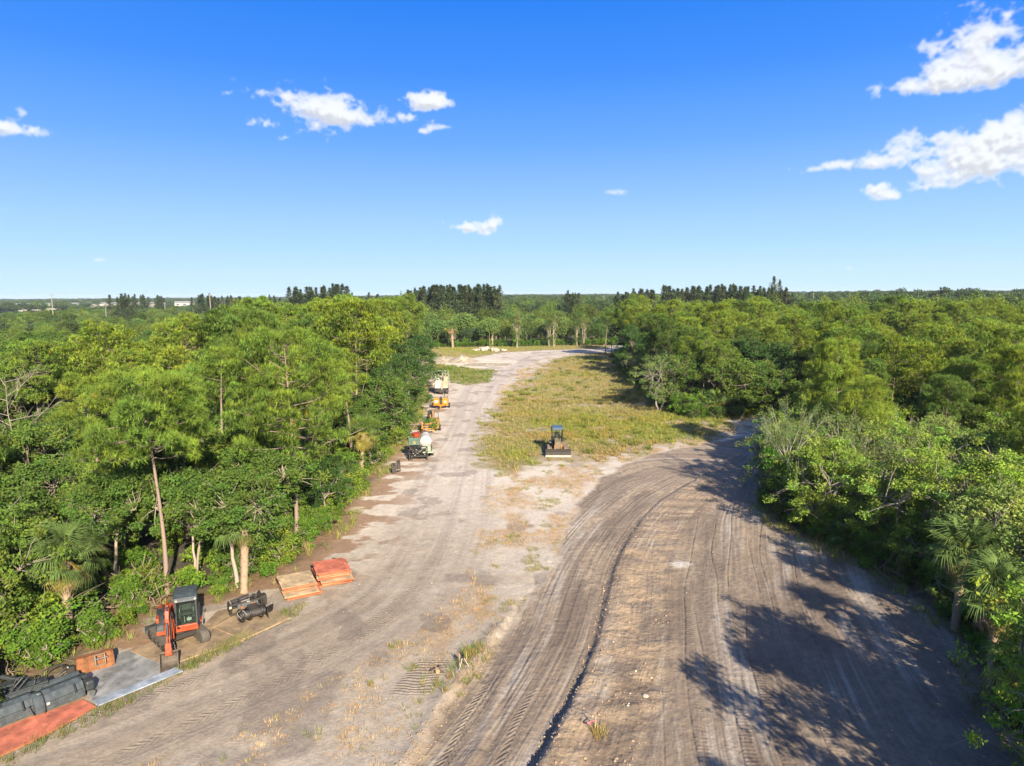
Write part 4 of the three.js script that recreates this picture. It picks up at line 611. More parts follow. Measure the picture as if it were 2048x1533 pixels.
{
  const r = rng(99);
  for (let d = 150; d < 480; d += 6) for (let a = -0.95; a < 0.95; a += 6 / d) {
    const D = d + (r() - 0.5) * 7, A = a + (r() - 0.5) * 6 / d, x = Math.sin(A) * D, z = -Math.cos(A) * D, k = r(), s = r();
    if (z > -203 && Math.abs(x) < 173) continue; if (z > -240 && z < 0 && Math.abs(x) < 70 && clearingDistance(x, z) > -1) continue;
    const openL = fbm(x * 0.012 + 3, z * 0.012, 3), h = (z > -225 && x > -40 && x < 60 ? 9.6 : x < -50 ? 8.0 : 10.4) * (0.72 + 0.5 * fbm(x * 0.03, z * 0.03, 3)) * (0.74 + 0.5 * s * s);
    if (openL < 0.3) continue;
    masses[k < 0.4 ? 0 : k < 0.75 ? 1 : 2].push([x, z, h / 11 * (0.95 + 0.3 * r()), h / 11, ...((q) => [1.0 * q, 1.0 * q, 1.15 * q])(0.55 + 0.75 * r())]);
  }
  for (let i = 0; i < 420; i++) { // a darker belt of taller trees behind the windbreak
    const A = mix(-0.33, 0.76, r()), D = 285 + r() * 90, q = fbm(A * 22, 5.5, 3); if (q < 0.36) continue;
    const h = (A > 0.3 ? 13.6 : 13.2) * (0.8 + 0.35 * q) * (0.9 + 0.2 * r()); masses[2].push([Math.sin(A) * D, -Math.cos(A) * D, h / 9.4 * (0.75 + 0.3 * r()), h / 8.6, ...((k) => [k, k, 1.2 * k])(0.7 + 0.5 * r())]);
  }
  for (let d = 470; d < 3200; d += d < 1000 ? 13 : 30) for (let a = -0.98; a < 0.98; a += (d < 1000 ? 12 : 22) / d) {
    const D = d + (r() - 0.5) * 14, A = a + (r() - 0.5) * 12 / d, x = Math.sin(A) * D, z = -Math.cos(A) * D, s = r();
    if (fbm(x * 0.005 + 33, z * 0.005, 3) < 0.36) continue;
    const h = (8.6 + 6.4 * fbm(x * 0.012, z * 0.012, 3)) * (0.72 + 0.56 * s) * (A < -0.3 ? (D < 820 ? 0.58 : 0.72) : A > 0.25 ? 1.08 : 0.9); masses[3].push([x, z, (d < 1000 ? 1.15 : 2) * (0.9 + 0.3 * s), h / 9.4]);
  }
}
copies(crowns[0], FAR[0], masses[0], 'woods', 'closed oak wood behind the clearing read as one mass');
copies(crowns[1], FAR[1], masses[1], 'woods', 'closed pine wood behind the clearing read as one mass');
copies(crowns[2], FAR[2], masses[2], 'woods', 'dark low trees scattered through the wood behind the clearing');
copies(crowns[3], FAR[2], masses[3], 'woods', 'far woods of the plain out to the horizon', 0.75);
// windbreak rows of casuarinas
{
  const r = rng(7), rows = [[-91,-79,-280,19.3,16],[-80,-68,-285,19.9,15],[-71,-58,-300,17.1,10],[-38,-22,-250,18.4,24],[-22,-4,-250,18.3,25],[21,27,-270,16.8,8],[40,46,-265,16.7,9],[46,54,-265,17.8,11],[58,73,-265,18.1,20],[73,89,-265,18.5,20],[89,100,-265,17.5,12],[101,108,-268,17.8,7],[74,100,-300,16.3,16],[-191,-184,-330,17.3,9],[-266,-239,-480,16.4,16],[-175,-165,-380,16.4,9],[-174,-136,-400,15.3,30]];   // x from, x to, z, height, how many
  rows.forEach(([x0, x1, z0, h0, n]) => { for (let i = 0; i < n; i++) {
    const x = mix(x0, x1, (i + 0.5 + (r() - 0.5) * 0.5) / n), z = z0 + (r() - 0.5) * 16, h = h0 + (r() - 0.6) * 2.2 + 2.2 * (vn(x * 0.14, z0) - 0.5), where = x < -70 ? 'behind the left wood' : x < 0 ? 'behind the far tree line' : 'behind the right wood';
    plant('casuarina', Math.floor(r() * 3), CASU[r() < 0.8 ? 0 : 1], 'casuarina_tree', 'dark feathery casuarina in a windbreak row on the horizon ' + where, 'tree', [x, z], h, r() * 6.28, 'casuarinas of the windbreak ' + where, 1.3 + 0.7 * r());
  } });
  plant('casuarina', 2, CASU[1], 'casuarina_tree', 'tallest thin feathery tree sticking out above the right windbreak', 'tree', [101, -265], 22.2, 1, undefined, 1.3);
  plant('casuarina', 1, CASU[1], 'casuarina_tree', 'tall thin casuarina standing beside the tallest feathery tree', 'tree', [104, -267], 21, 1, undefined, 1.1);
}

// ---------------------------------------------------------------- shrubs, undergrowth, vines, grass
const underMachine = (x, z) => MACHINES.some(([a, b, c]) => Math.hypot(a - x, b - z) < c);
const near2 = (x, z) => underMachine(x, z) || placed.some(([a, b]) => Math.hypot(a - x, b - z) < 0.7);
{
  // shrubs along the edges of the wood: each of the near ones is a thing
  const r = rng(31), edge = [];
  for (let i = 0; i < CLEARING.length - 1; i++) { const [ax, az] = CLEARING[i], [bx, bz] = CLEARING[i + 1], L = Math.hypot(bx - ax, bz - az); for (let s = 0; s < L; s += 1.7) { const t = s / L, x = mix(ax, bx, t), z = mix(az, bz, t); edge.push([x, z]); } }
  let n = 0; const small = [];
  for (const [x0, z0] of edge) for (let row = 0; row < 3; row++) {
    const x = x0 + (r() - 0.5) * 1.6 + (x0 < 0 ? -1 : 1) * (0.5 + row * 1.5) * (z0 < -190 ? 0 : 1), z = z0 + (r() - 0.5) * 1.6 - (z0 < -190 ? 1 + row * 2 : 0), k = r(), k2 = r(), k3 = r();
    if (clearingDistance(x, z) > -0.35 || near2(x, z) || Math.abs(x) > -z * 0.80 + 2 || z > -17) continue;
    if (k3 < (x < -11 && z > -42 ? 0.55 : 0.12)) continue;
    const h = 0.8 + 1.5 * k * (row ? 1.2 : 0.8), side = x < 0 ? 'left' : 'right';
    if (z > -110 && n < 290) { n++; plant('shrub', Math.floor(k2 * 40), SHRUB[k2 < 0.5 ? 0 : k2 < 0.8 ? 1 : 2], 'shrub', (k2 < 0.5 ? 'mid green' : k2 < 0.8 ? 'bright green' : 'dark green') + (h > 1.6 ? ' tall' : ' low') + ' leafy shrub ' + (x < 0 ? (z > -44 ? 'behind the mats and attachments' : z > -62 ? 'beside the brown littered verge' : 'beside the parked trailers') : z > -34 ? 'under the right verge palms' : z > -50 ? 'below the hanging vines' : z > -75 ? 'at the dark gap by the lane bend' : 'at the foot of the copse'), 'shrub', [x, z], h * (x > 0 && z > -60 ? (row ? 1.35 : 0.8) : 1), k * 6.28, 'shrubs at the foot of the wood along the ' + (x < 0 ? 'sandy track' : 'graded lane'), 1 + 0.3 * k3); }
    else small.push([x, z, h / 1.7, h / 1.7]);
  }
  // weeds and seedlings under the trees
  const weeds = [], W = broadleaf(77, { h: 0.8, R: 0.75, lobes: 5, clumps: 26, leaves: 26, size: 0.12, stems: 3, base: 0.02, spread: 0.2, twigs: 0.3, width: 0.6, low: 3 });
  for (let z = -17; z > -140; z -= 1.0) for (let x = -75; x < 75; x += 1.0) {
    const px = x + r(), pz = z + r(), c = clearingDistance(px, pz), k = r(), k2 = r(); if (c > -0.2 || Math.abs(px) > -pz * 0.80 + 3) continue;
    const dens = c > -1.5 ? 0.6 : c > -6 ? (px < -10 && pz > -44 ? 0.46 : 0.5) : (pz > -60 ? 0.3 : 0.16); if (k > dens * (0.4 + 1.2 * fbm(px * 0.25, pz * 0.25, 3))) continue;
    const s = (0.5 + 0.9 * k2) * (c > -1.2 ? 0.7 : px < -10 && pz > -44 ? 1.0 : 1.1), yl = 0.85 + 0.5 * r(); weeds.push([px, pz, s, s * (0.8 + 0.5 * r()), yl, 1, 0.9, relief(px, pz) - 0.02]);
  }
  copies(W.leaf, SHRUB[0], weeds, 'undergrowth', 'low leafy undergrowth of weeds and seedlings beneath the trees');
  copies(P.shrub[1].children[1].geometry, SHRUB[0], small, 'undergrowth', 'bushes along the far edges of the wood');
}
{
  // vines hanging in curtains from the trees at the lane bend
  const r = rng(57), spots = [[[19.41,-47.74], 4.2], [[19.36,-45.59], 4.6], [[19.78,-44.37], 4.8], [[20.28,-43.03], 5.0], [[20.75,-41.94], 5.0], [[21.19,-40.89], 4.8], [[21.62,-39.90], 4.4], [[21.78,-38.51], 4.0], [[21.99,-37.06], 3.6]];
  spots.forEach(([[x, z], h], i) => {
    const leaf = new Builder(), wood = new Builder();
    for (let s = 0; s < 9; s++) {
      const ox = (r() - 0.5) * 1.1, oz = (r() - 0.5) * 0.9, hh = h * (0.6 + 0.45 * r()), p = bend(V(ox + 0.4, hh, oz), V(ox, 0.05, oz + 0.2), 0, 6, r, 0.09); wood.tube(p, p.map(() => 0.012), 3, [0.2, 0.17, 0.1]);
      const yl = 0.8 + 0.8 * r(), sh = 0.75 + 0.5 * r();
      for (let k = 0; k < 150; k++) { const t = Math.pow(r(), 0.85) * 5.99, q = p[Math.floor(t)].clone().lerp(p[Math.floor(t) + 1], t - Math.floor(t)).add(anyDir(r).multiplyScalar(0.22 * r())), d = anyDir(r, -0.7), nn = anyDir(r, 0.4); leaf.leaf(q, d, V().crossVectors(nn, d).normalize(), nn, 0.13, 0.09, tint([yl * sh, sh, sh], 0.35, r)); }
    }
    const o = thing('hanging_vine', ['leafy vines climbing the corner tree where the lane bends', 'curtain of vines at the foot of the pale leaning tree', 'vines hanging just right of the pale leaning trunk', 'thick curtain of vines left of the young palm', 'curtain of vines behind the young palm on the right verge', 'vines hanging right of the young palm', 'short curtain of vines below the grey twiggy tree', 'vines trailing under the broad yellow green myrtle', 'low vines at the shaded foot of the broad myrtle'][i], 'vine', [x + 0.6, 0, z - 0.2]);
    const a = new THREE.Mesh(wood.geometry(true), BARK); a.name = 'stem'; const b = new THREE.Mesh(leaf.geometry(), SHRUB[0]); b.name = 'foliage'; o.add(a, b); shade(o);
  });
}
// grass: bunches of blades, copied
const bunch = (seed, n, h, spread, w = 0.02) => { const r = rng(seed), b = new Builder(); for (let i = 0; i < n; i++) { const a = r() * 6.28, q = Math.sqrt(r()) * spread, o = V(Math.cos(a) * q, 0, Math.sin(a) * q), d = V(Math.cos(a) * (0.25 + 0.6 * r()), 1, Math.sin(a) * (0.25 + 0.6 * r())).normalize(), s = V(-Math.sin(a), 0, Math.cos(a)); b.blade(o, d, h * (0.5 + 0.7 * r()), w, s, tint([1, 1, 1], 0.5, r)); } return b.geometry(); };
const GRASS = leafMaterial('grass blades', 0.8, 0.8, 0.8, 0.25);
{
  const r = rng(63), tufts = [], tall = [], dry = [];
  const gold = [0.40, 0.31, 0.115], tan = [0.44, 0.355, 0.18], green = [0.19, 0.26, 0.035], olive = [0.25, 0.26, 0.07], orange = [0.44, 0.25, 0.085];
  const m3 = (a, b, t) => [mix(a[0], b[0], t), mix(a[1], b[1], t), mix(a[2], b[2], t)];
  for (let z = -58; z > -216; z -= z > -110 ? 0.3 : 0.5) for (let x = -30; x < 45; x += z > -110 ? 0.3 : 0.5) {
    const px = x + (r() - 0.5) * 0.6, pz = z + (r() - 0.5) * 0.6, k = r(), k2 = r(), k3 = r(); if (Math.abs(px) > -pz * 0.78) continue;
    const nz = fbm(px * 0.9 + 7, pz * 0.9, 3), md = sample(px, pz, 2) + 4.5 * (nz - 0.5), bm = sample(px, pz, 4) + 2 * (nz - 0.5), gs = sample(px, pz, 3) + 5 * (nz - 0.5), cd = sample(px, pz, 0); if (cd < -0.5) continue;
    if (gs > 0) { if (k3 < 0.25) continue; const c = m3(m3(green, [0.10, 0.17, 0.02], k2), gold, 0.5 * sstep(0.5, 0.7, fbm(px * 0.3, pz * 0.5, 3))); tall.push([px, pz, 0.8 + 0.8 * k, 0.5 + 1.2 * k2 * fbm(px * 0.4 + 8, pz * 0.4, 2) * 1.6, ...c]); continue; }
    if (Math.max(md, bm) < 0 || (px > 3 && px < 6.2 && pz > -69.5 && pz < -65)) continue;
    const bare = fbm(px * 0.3 + 70, pz * 0.3, 4); if (bare < 0.36 + 0.26 * sstep(5, 0, Math.max(md, bm)) && k < 0.88) continue;
    const gn = fbm(px * 0.12 + 4, pz * 0.12, 4), on = fbm(px * 0.2 + 44, pz * 0.2, 3), gp = sstep(0.54, 0.66, gn + 0.1 * (k3 - 0.5) + 0.1 * sstep(5, 1, Math.abs(pz + 85) / 3)); let c = m3(tan, gold, sstep(0.3, 0.7, on)); c = m3(c, olive, 0.85 * Math.sqrt(k2)); c = m3(c, k3 < 0.5 ? green : [0.27, 0.31, 0.04], gp * 0.8); c = m3(c, orange, 0.42 * sstep(0.54, 0.68, on) * (pz > -80 ? 1 : 0.4));
    (k < 0.78 ? tufts : tall).push([px, pz, 0.75 + 0.6 * k2, (0.6 + 0.8 * k3) * (pz > -110 ? 1 : 1.15), ...c]);
  }
  // weeds growing on the taller bumps of the meadow
  for (let i = 0; i < 520; i++) { const x = -10 + r() * 50, z = -66 - r() * 130; if (sample(x, z, 2) > 1 && sample(x, z, 0) > 0) { const k = 0.6 + 0.8 * r(); for (let q = 0; q < 5; q++) tall.push([x + (r() - 0.5) * 0.9, z + (r() - 0.5) * 0.9, k * 1.2, k * 1.2, 0.13, 0.165, 0.03]); } }
  copies(bunch(1, 20, 0.22, 0.28, 0.03), GRASS, tufts, 'meadow_grass', 'dry tan and green grass covering the meadow', 0.3);
  copies(bunch(2, 20, 0.48, 0.24, 0.03), GRASS, tall, 'tall_grass', 'taller green weeds and grass standing in the meadow and beside the track', 0.5);
  // verges, dead patches between lane and graded strip, odd clumps on the sand
  const verge = [], odd = [];
  for (let z = -17; z > -150; z -= 0.32) for (let x = -40; x < 40; x += 0.32) {
    const px = x + (r() - 0.5) * 0.5, pz = z + (r() - 0.5) * 0.5, k = r(), k2 = r(), k3 = r(); if (Math.abs(px) > -pz * 0.78 + 1) continue;
    const cd = sample(px, pz, 0); if (cd < -1.6 || cd > 30 || underMachine(px, pz)) continue;
    const nz = fbm(px * 0.5, pz * 0.5, 3), gd = sample(px, pz, 1), dW = sample(px, pz, 10), y = relief(px, pz);
    if (cd < 1.0 + 1.2 * (nz - 0.5) && cd > -1.6) { if (k < (px < 0 ? (pz > -44 ? 0.18 : 0.5) : 0.5) * sstep(0.3, 0.6, nz + 0.1)) verge.push([px, pz, 0.8 + 0.6 * k2, 0.7 + 0.8 * k3, ...m3(m3(green, gold, k2 * k2), olive, k3 * 0.5), y]); continue; }
    if (gd > -0.2) continue;
    const mid = sstep(3.2, 5, dW + 1.5 * (nz - 0.5));
    if (mid > 0) { const p = fbm(px * 0.55 + 50, pz * 0.28, 4); if (p > 0.52 && k < 0.5) dry.push([px, pz, 0.7 + 0.5 * k2, 0.3 + 0.4 * k3, ...m3(orange, k2 < 0.25 ? olive : tan, k3 * 0.7), y]); else if (fbm(px * 0.9 + 90, pz * 0.7, 4) > 0.62 && k < 0.4) odd.push([px, pz, 0.6 + 0.4 * k2, 0.5 + 0.5 * k3, ...m3(green, gold, k2), y]); }
  }
  const clump = ([x, z], n, rad, colours, s = 1, tallness = 1) => { for (let i = 0; i < n; i++) { const a = r() * 6.28, q = Math.sqrt(r()) * rad, px = x + Math.cos(a) * q, pz = z + Math.sin(a) * q, c = colours[Math.floor(r() * colours.length)]; odd.push([px, pz, s * (0.7 + 0.5 * r()), s * tallness * (0.6 + 0.7 * r()), ...c, relief(px, pz)]); } };
  for (const [p, n, rad, s] of [[[-1.63,-28.70], 40, 0.75, 0.9], [[-2.20,-27.28], 34, 0.9, 0.75], [[-2.64,-26.27], 26, 0.8, 0.7], [[-5.44,-29.40], 9, 0.35, 0.7], [[-4.28,-27.70], 8, 0.5, 0.6], [[-5.86,-26.39], 5, 0.2, 0.7], [[-1.62,-33.93], 6, 0.3, 0.7], [[0.13,-43.52], 7, 0.4, 0.7], [[-1.08,-38.54], 6, 0.3, 0.7], [[0.78,-46.50], 5, 0.3, 0.6]]) clump(p, n, rad, [green, gold, olive, orange], s);
  // the strip of grass in front of the mats
  for (const [a, b, n, w, s] of [[[-14.33,-27.43], [-12.55,-30.66], 150, 0.35, 0.9], [[-11.62,-32.15], [-11.04,-33.50], 40, 0.5, 0.9], [[-12.55,-30.66], [-11.13,-32.95], 40, 0.35, 0.7], [[-17.02,-23.14], [-15.48,-25.28], 90, 0.45, 0.7], [[-17.77,-21.67], [-16.84,-23.42], 60, 0.4, 0.7], [[-15.57,-25.45], [-14.45,-27.24], 60, 0.4, 0.6]]) for (let i = 0; i < n; i++) { const t = r(), x = mix(a[0], b[0], t) + (r() - 0.5) * w * 2, z = mix(a[1], b[1], t) + (r() - 0.5) * w * 2; odd.push([x, z, s * (0.6 + 0.5 * r()), s * (0.5 + 0.6 * r()), ...(r() < 0.6 ? [0.15, 0.19, 0.04] : [0.28, 0.24, 0.1]), relief(x, z)]); }
  clump([3.02,-22.83], 22, 0.3, [gold, [0.38, 0.27, 0.09], tan], 0.9);
  copies(bunch(3, 16, 0.42, 0.2, 0.022), GRASS, verge, 'verge_grass', 'rough grass and weeds along the edge of the wood', 0.5);
  copies(bunch(4, 18, 0.26, 0.3, 0.022), GRASS, dry, 'dead_grass', 'orange brown dead grass in patches on the pale sand', 0.5);
  copies(bunch(5, 16, 0.36, 0.16, 0.02), GRASS, odd, 'grass_clumps', 'small grass clumps on the sand and before the mats', 0.5);
  console.log('grass', tufts.length, tall.length, verge.length, dry.length, odd.length);
}

// ---------------------------------------------------------------- machines, mats and attachments
const wear = [3, 8, 21].map((s) => { const n = 256, d = new Uint8Array(n * n * 4); for (let y = 0; y < n; y++) for (let x = 0; x < n; x++) { const u = x / n * 8, v = y / n * 8, w = (a, b, q) => { const fx = x / n, fy = y / n; return mix(mix(fbm(a, b, q), fbm(a - 8, b, q), fx), mix(fbm(a, b - 8, q), fbm(a - 8, b - 8, q), fx), fy); }, k = clamp(0.62 + 0.62 * (w(u + s * 11, v, 5) - 0.22) - (s === 21 ? 0.12 : 0.3) * sstep(0.58, 0.76, w(u * 2 + s, v * 2 + 5, 4))), o = (y * n + x) * 4; d[o] = 255 * k; d[o + 1] = 255 * k * (0.985); d[o + 2] = 255 * k * 0.96; d[o + 3] = 255; } const t = new THREE.DataTexture(d, n, n, THREE.RGBAFormat); t.wrapS = t.wrapT = THREE.RepeatWrapping; t.magFilter = THREE.LinearFilter; t.colorSpace = THREE.SRGBColorSpace; t.needsUpdate = true; return t; });
const mat = (name, r, g, b, rough = 0.6, metal = 0, w = 0) => { const m = new THREE.MeshStandardMaterial({ color: new THREE.Color().setRGB(r, g, b), roughness: rough, metalness: metal, map: wear[w] }); m.name = name; return m; };
const M = {
  orange: mat('orange red paint', 0.50, 0.085, 0.028, 0.45), amber: mat('amber orange paint', 0.66, 0.28, 0.012, 0.5), charcoal: mat('charcoal paint', 0.045, 0.055, 0.062, 0.5), slate: mat('slate grey paint', 0.066, 0.086, 0.1, 0.55, 0, 1), black: mat('black paint', 0.022, 0.022, 0.023, 0.45), grimy: mat('grimy black steel', 0.04, 0.034, 0.03, 0.65, 0, 1),
  rubber: mat('dusty rubber', 0.125, 0.112, 0.098, 0.95, 0, 1), tire: mat('tyre rubber', 0.03, 0.03, 0.03, 0.9), steel: mat('worn steel', 0.36, 0.34, 0.32, 0.5, 0.35, 1), chrome: mat('cylinder rod', 0.6, 0.6, 0.6, 0.2, 0.9), rust: mat('rusted steel', 0.27, 0.105, 0.035, 0.85, 0, 1), earthy: mat('muddy steel', 0.25, 0.19, 0.14, 0.8, 0, 1),
  bucket: mat('dark muddy steel', 0.115, 0.092, 0.075, 0.75, 0, 1), olive: mat('dusty tan paint', 0.22, 0.18, 0.105, 0.65, 0, 1), green: mat('dark green paint', 0.05, 0.13, 0.10, 0.5), tank: mat('white plastic', 0.56, 0.58, 0.56, 0.45), cream: mat('cream paint', 0.42, 0.36, 0.25, 0.55, 0, 1), white: mat('white paint', 0.48, 0.47, 0.44, 0.5, 0, 1), pale: mat('pale green paint', 0.42, 0.5, 0.38, 0.6), roofblue: mat('blue grey roof', 0.10, 0.16, 0.24, 0.4), decal: mat('label', 0.55, 0.55, 0.53, 0.6), seat: mat('seat vinyl', 0.05, 0.055, 0.05, 0.7),
  ply: mat('plywood face', 0.56, 0.43, 0.27, 0.85, 0, 2), plyred: mat('red coated plywood', 0.62, 0.19, 0.115, 0.7, 0, 2), plyedge: mat('plywood edge', 0.50, 0.35, 0.19, 0.9, 0, 2), rededge: mat('orange sealed edge', 0.48, 0.16, 0.065, 0.8, 0, 2), board: mat('sandy board', 0.33, 0.245, 0.155, 0.9, 0, 2), plate: mat('dusty galvanised plate', 0.33, 0.345, 0.36, 0.6, 0.15, 2), lip: mat('blue white lip', 0.42, 0.50, 0.62, 0.5, 0.1, 2),
  wood: mat('raw wood', 0.52, 0.36, 0.2, 0.85), stick: mat('dead wood', 0.33, 0.25, 0.18, 0.95), pinkm: mat('pink ribbon', 0.75, 0.2, 0.26, 0.8), rock: mat('limestone', 0.5, 0.47, 0.41, 0.95, 0, 1), sand: mat('white sand', 0.46, 0.40, 0.315, 1, 0, 2), wall: mat('white wall', 0.5, 0.5, 0.5, 0.8), roofw: mat('pale roof', 0.42, 0.43, 0.44, 0.7), concrete: mat('concrete', 0.4, 0.38, 0.34, 0.9), dark: mat('dark opening', 0.03, 0.03, 0.035, 0.6), tan: mat('tan wall', 0.46, 0.36, 0.29, 0.9),
};
const GLASS = new THREE.MeshPhysicalMaterial({ color: new THREE.Color().setRGB(0.78, 0.88, 0.84), roughness: 0.03, transmission: 1, thickness: 0, ior: 1.5 }); GLASS.name = 'cab glass';
const place = (g, x, y, z, rx = 0, ry = 0, rz = 0) => { if (rx) g.rotateX(rx); if (rz) g.rotateZ(rz); if (ry) g.rotateY(ry); return g.translate(x, y, z); };
const box = (w, h, d, x, y, z, rx, ry, rz, r = 0.02) => place(new RoundedBoxGeometry(w, h, d, 1, Math.min(r, w * 0.3, h * 0.3, d * 0.3)), x, y, z, rx, ry, rz);
const cyl = (r0, r1, h, x, y, z, axis = 'y', seg = 18) => { const g = new THREE.CylinderGeometry(r0, r1, h, seg); if (axis === 'x') g.rotateZ(Math.PI / 2); if (axis === 'z') g.rotateX(Math.PI / 2); return g.translate(x, y, z); };
const rod = (a, b, r, seg = 8) => { const A = V(...a), B = V(...b), g = new THREE.CylinderGeometry(r, r, A.distanceTo(B), seg), q = new THREE.Quaternion().setFromUnitVectors(V(0, 1, 0), B.clone().sub(A).normalize()); return g.applyQuaternion(q).translate((A.x + B.x) / 2, (A.y + B.y) / 2, (A.z + B.z) / 2); };
const hose = (pts, r) => new THREE.TubeGeometry(new THREE.CatmullRomCurve3(pts.map((p) => V(...p))), 20, r, 6);
// side profile in (z, y), thickness along x
const slab = (pts, w, x, bevel = 0.012) => { const s = new THREE.Shape(pts.map(([z, y]) => new THREE.Vector2(z, y))), g = new THREE.ExtrudeGeometry(s, { depth: w - bevel * 2, bevelEnabled: bevel > 0, bevelSize: bevel, bevelThickness: bevel, bevelSegments: 1, curveSegments: 8 }); g.rotateY(-Math.PI / 2); return g.translate(x + w / 2 - bevel, 0, 0); };
const arc = (cx, cy, r, a0, a1, n) => Array.from({ length: n + 1 }, (_, i) => { const a = mix(a0, a1, i / n); return [cx + Math.cos(a) * r, cy + Math.sin(a) * r]; });

function trackBelt(len, r, w, x, lugs = 44, cx = 0, cz = 0) { // a rubber belt round its rollers, lying along z
  const h = len / 2 - r, out = [...arc(h, r, r, -Math.PI / 2, Math.PI / 2, 8), ...arc(-h, r, r, Math.PI / 2, Math.PI * 1.5, 8)], g = [slab(out, w, x, 0.02)], P = 4 * h + 2 * Math.PI * r;
  for (let i = 0; i < lugs; i++) { let s = i / lugs * P, z, y, a; if (s < 2 * h) { z = -h + s; y = 0; a = 0; } else if (s < 2 * h + Math.PI * r) { const q = (s - 2 * h) / r; z = h + Math.sin(q) * r; y = r - Math.cos(q) * r; a = -q; } else if (s < 4 * h + Math.PI * r) { z = h - (s - 2 * h - Math.PI * r); y = 2 * r; a = Math.PI; } else { const q = (s - 4 * h - Math.PI * r) / r; z = -h - Math.sin(q) * r; y = r + Math.cos(q) * r; a = Math.PI - q; } g.push(box(w * 0.98, 0.05, P / lugs * 0.45, x, y, z, a, 0, 0, 0.008)); }
  return g.map((q) => q.translate(cx, 0, cz));
}
// ---- the small orange excavator
{
  const e = thing('excavator', 'small orange excavator with dark cab parked on the tan boards, bucket resting on the ground', 'excavator', [-15.62, 0.07, -30.05], 0.42);
  const u = new THREE.Matrix4().makeRotationY(0.37), U = (g) => [].concat(g).map((q) => q.applyMatrix4(u));
  for (const s of [-1, 1]) { const t = part('track', U(trackBelt(2.5, 0.27, 0.36, s * 0.76)), M.rubber, e); part('roller', U([0, 1, 2, 3].map((k) => cyl(0.11, 0.11, 0.1, s * 0.95, 0.25, -0.75 + k * 0.5, 'x', 12)).concat([cyl(0.2, 0.2, 0.08, s * 0.955, 0.27, 0.95, 'x', 14), cyl(0.2, 0.2, 0.08, s * 0.955, 0.27, -0.95, 'x', 14)])), M.grimy, t); }
  part('undercarriage', U([box(1.3, 0.22, 1.2, 0, 0.42, 0), box(0.2, 0.16, 1.5, -0.42, 0.36, -0.9, 0.1), box(0.2, 0.16, 1.5, 0.42, 0.36, -0.9, 0.1), cyl(0.5, 0.5, 0.14, 0, 0.58, 0)]), M.grimy, e);
  part('dozer_blade', U([slab([[-1.62, 0.05], [-1.72, 0.2], [-1.66, 0.42], [-1.58, 0.44], [-1.62, 0.22], [-1.54, 0.04]], 1.9, 0)]), M.charcoal, e);
  part('body', [box(1.74, 0.26, 1.5, 0, 0.8, -0.08, 0, 0, 0, 0.05), slab([[-1.02, 0.72], [-1.1, 0.95], [-1.06, 1.32], [-0.9, 1.42], [-0.62, 1.42], [-0.62, 0.72]], 1.72, 0, 0.05), box(0.14, 0.6, 1.2, -0.8, 1.12, -0.1, 0, 0, 0, 0.05), box(0.9, 0.13, 0.12, 0.38, 0.95, 0.68, 0, 0, 0, 0.03)], M.orange, e);
  part('side_cover', [slab([[-0.62, 0.92], [-0.62, 1.42], [0.2, 1.36], [0.58, 1.12], [0.62, 0.92]], 0.6, -0.58, 0.05)], M.charcoal, e);
  part('step', [box(0.08, 0.08, 0.5, 0.98, 0.94, 0.2, 0, 0, 0)], M.orange, e);
  const cab = part('cab', [box(0.09, 1.32, 0.09, -0.04, 1.55, 0.62, -0.06), box(0.09, 1.32, 0.09, 0.82, 1.55, 0.62, -0.06), box(0.09, 1.3, 0.1, -0.04, 1.55, -0.55), box(0.09, 1.3, 0.1, 0.82, 1.55, -0.55), box(0.07, 1.3, 0.08, 0.83, 1.55, 0.02), box(0.95, 0.12, 0.1, 0.39, 0.96, 0.62), box(0.95, 0.55, 0.06, 0.39, 1.2, -0.57), box(0.06, 0.5, 1.15, 0.83, 1.12, 0.04), box(0.06, 0.62, 1.15, -0.05, 1.18, 0.04)], M.charcoal, e);
  part('roof', [slab([[-0.68, 2.16], [-0.66, 2.27], [-0.4, 2.31], [0.3, 2.3], [0.62, 2.24], [0.7, 2.16]], 1.0, 0.39, 0.04)], M.slate, e);
  part('roof_window', [box(0.66, 0.02, 0.36, 0.39, 2.305, 0.28, 0.12)], M.dark, cab);
  part('work_light', [cyl(0.045, 0.045, 0.05, 0.8, 2.2, 0.72, 'z', 10), cyl(0.045, 0.045, 0.05, 0.02, 2.2, 0.72, 'z', 10)], M.decal, cab);
  part('windscreen', [box(0.78, 1.1, 0.012, 0.39, 1.58, 0.63, -0.06)], GLASS, e);
  part('side_window', [box(0.012, 0.78, 0.52, 0.835, 1.74, -0.25), box(0.012, 0.78, 0.5, 0.835, 1.74, 0.33), box(0.012, 0.62, 1.05, -0.055, 1.8, 0.04)], GLASS, e);
  part('seat', [box(0.46, 0.12, 0.46, 0.39, 1.22, -0.2), box(0.44, 0.6, 0.12, 0.39, 1.52, -0.44, -0.12), box(0.12, 0.3, 0.34, 0.1, 1.24, 0.02), box(0.12, 0.3, 0.34, 0.68, 1.24, 0.02), box(0.8, 0.05, 1.05, 0.39, 0.98, 0.04)], M.seat, e);
  part('control_lever', [rod([0.1, 1.38, 0.1], [0.1, 1.56, 0.14], 0.018), rod([0.68, 1.38, 0.1], [0.68, 1.56, 0.14], 0.018), rod([0.3, 1.0, 0.4], [0.3, 1.3, 0.44], 0.014), rod([0.48, 1.0, 0.4], [0.48, 1.3, 0.44], 0.014), box(0.2, 0.14, 0.04, 0.5, 1.18, 0.5)], M.decal, e);
  part('handrail', [rod([0.93, 1.0, 0.6], [0.93, 1.9, 0.6], 0.014), rod([0.0, 2.24, 0.7], [0.78, 2.24, 0.7], 0.012)], M.charcoal, e);
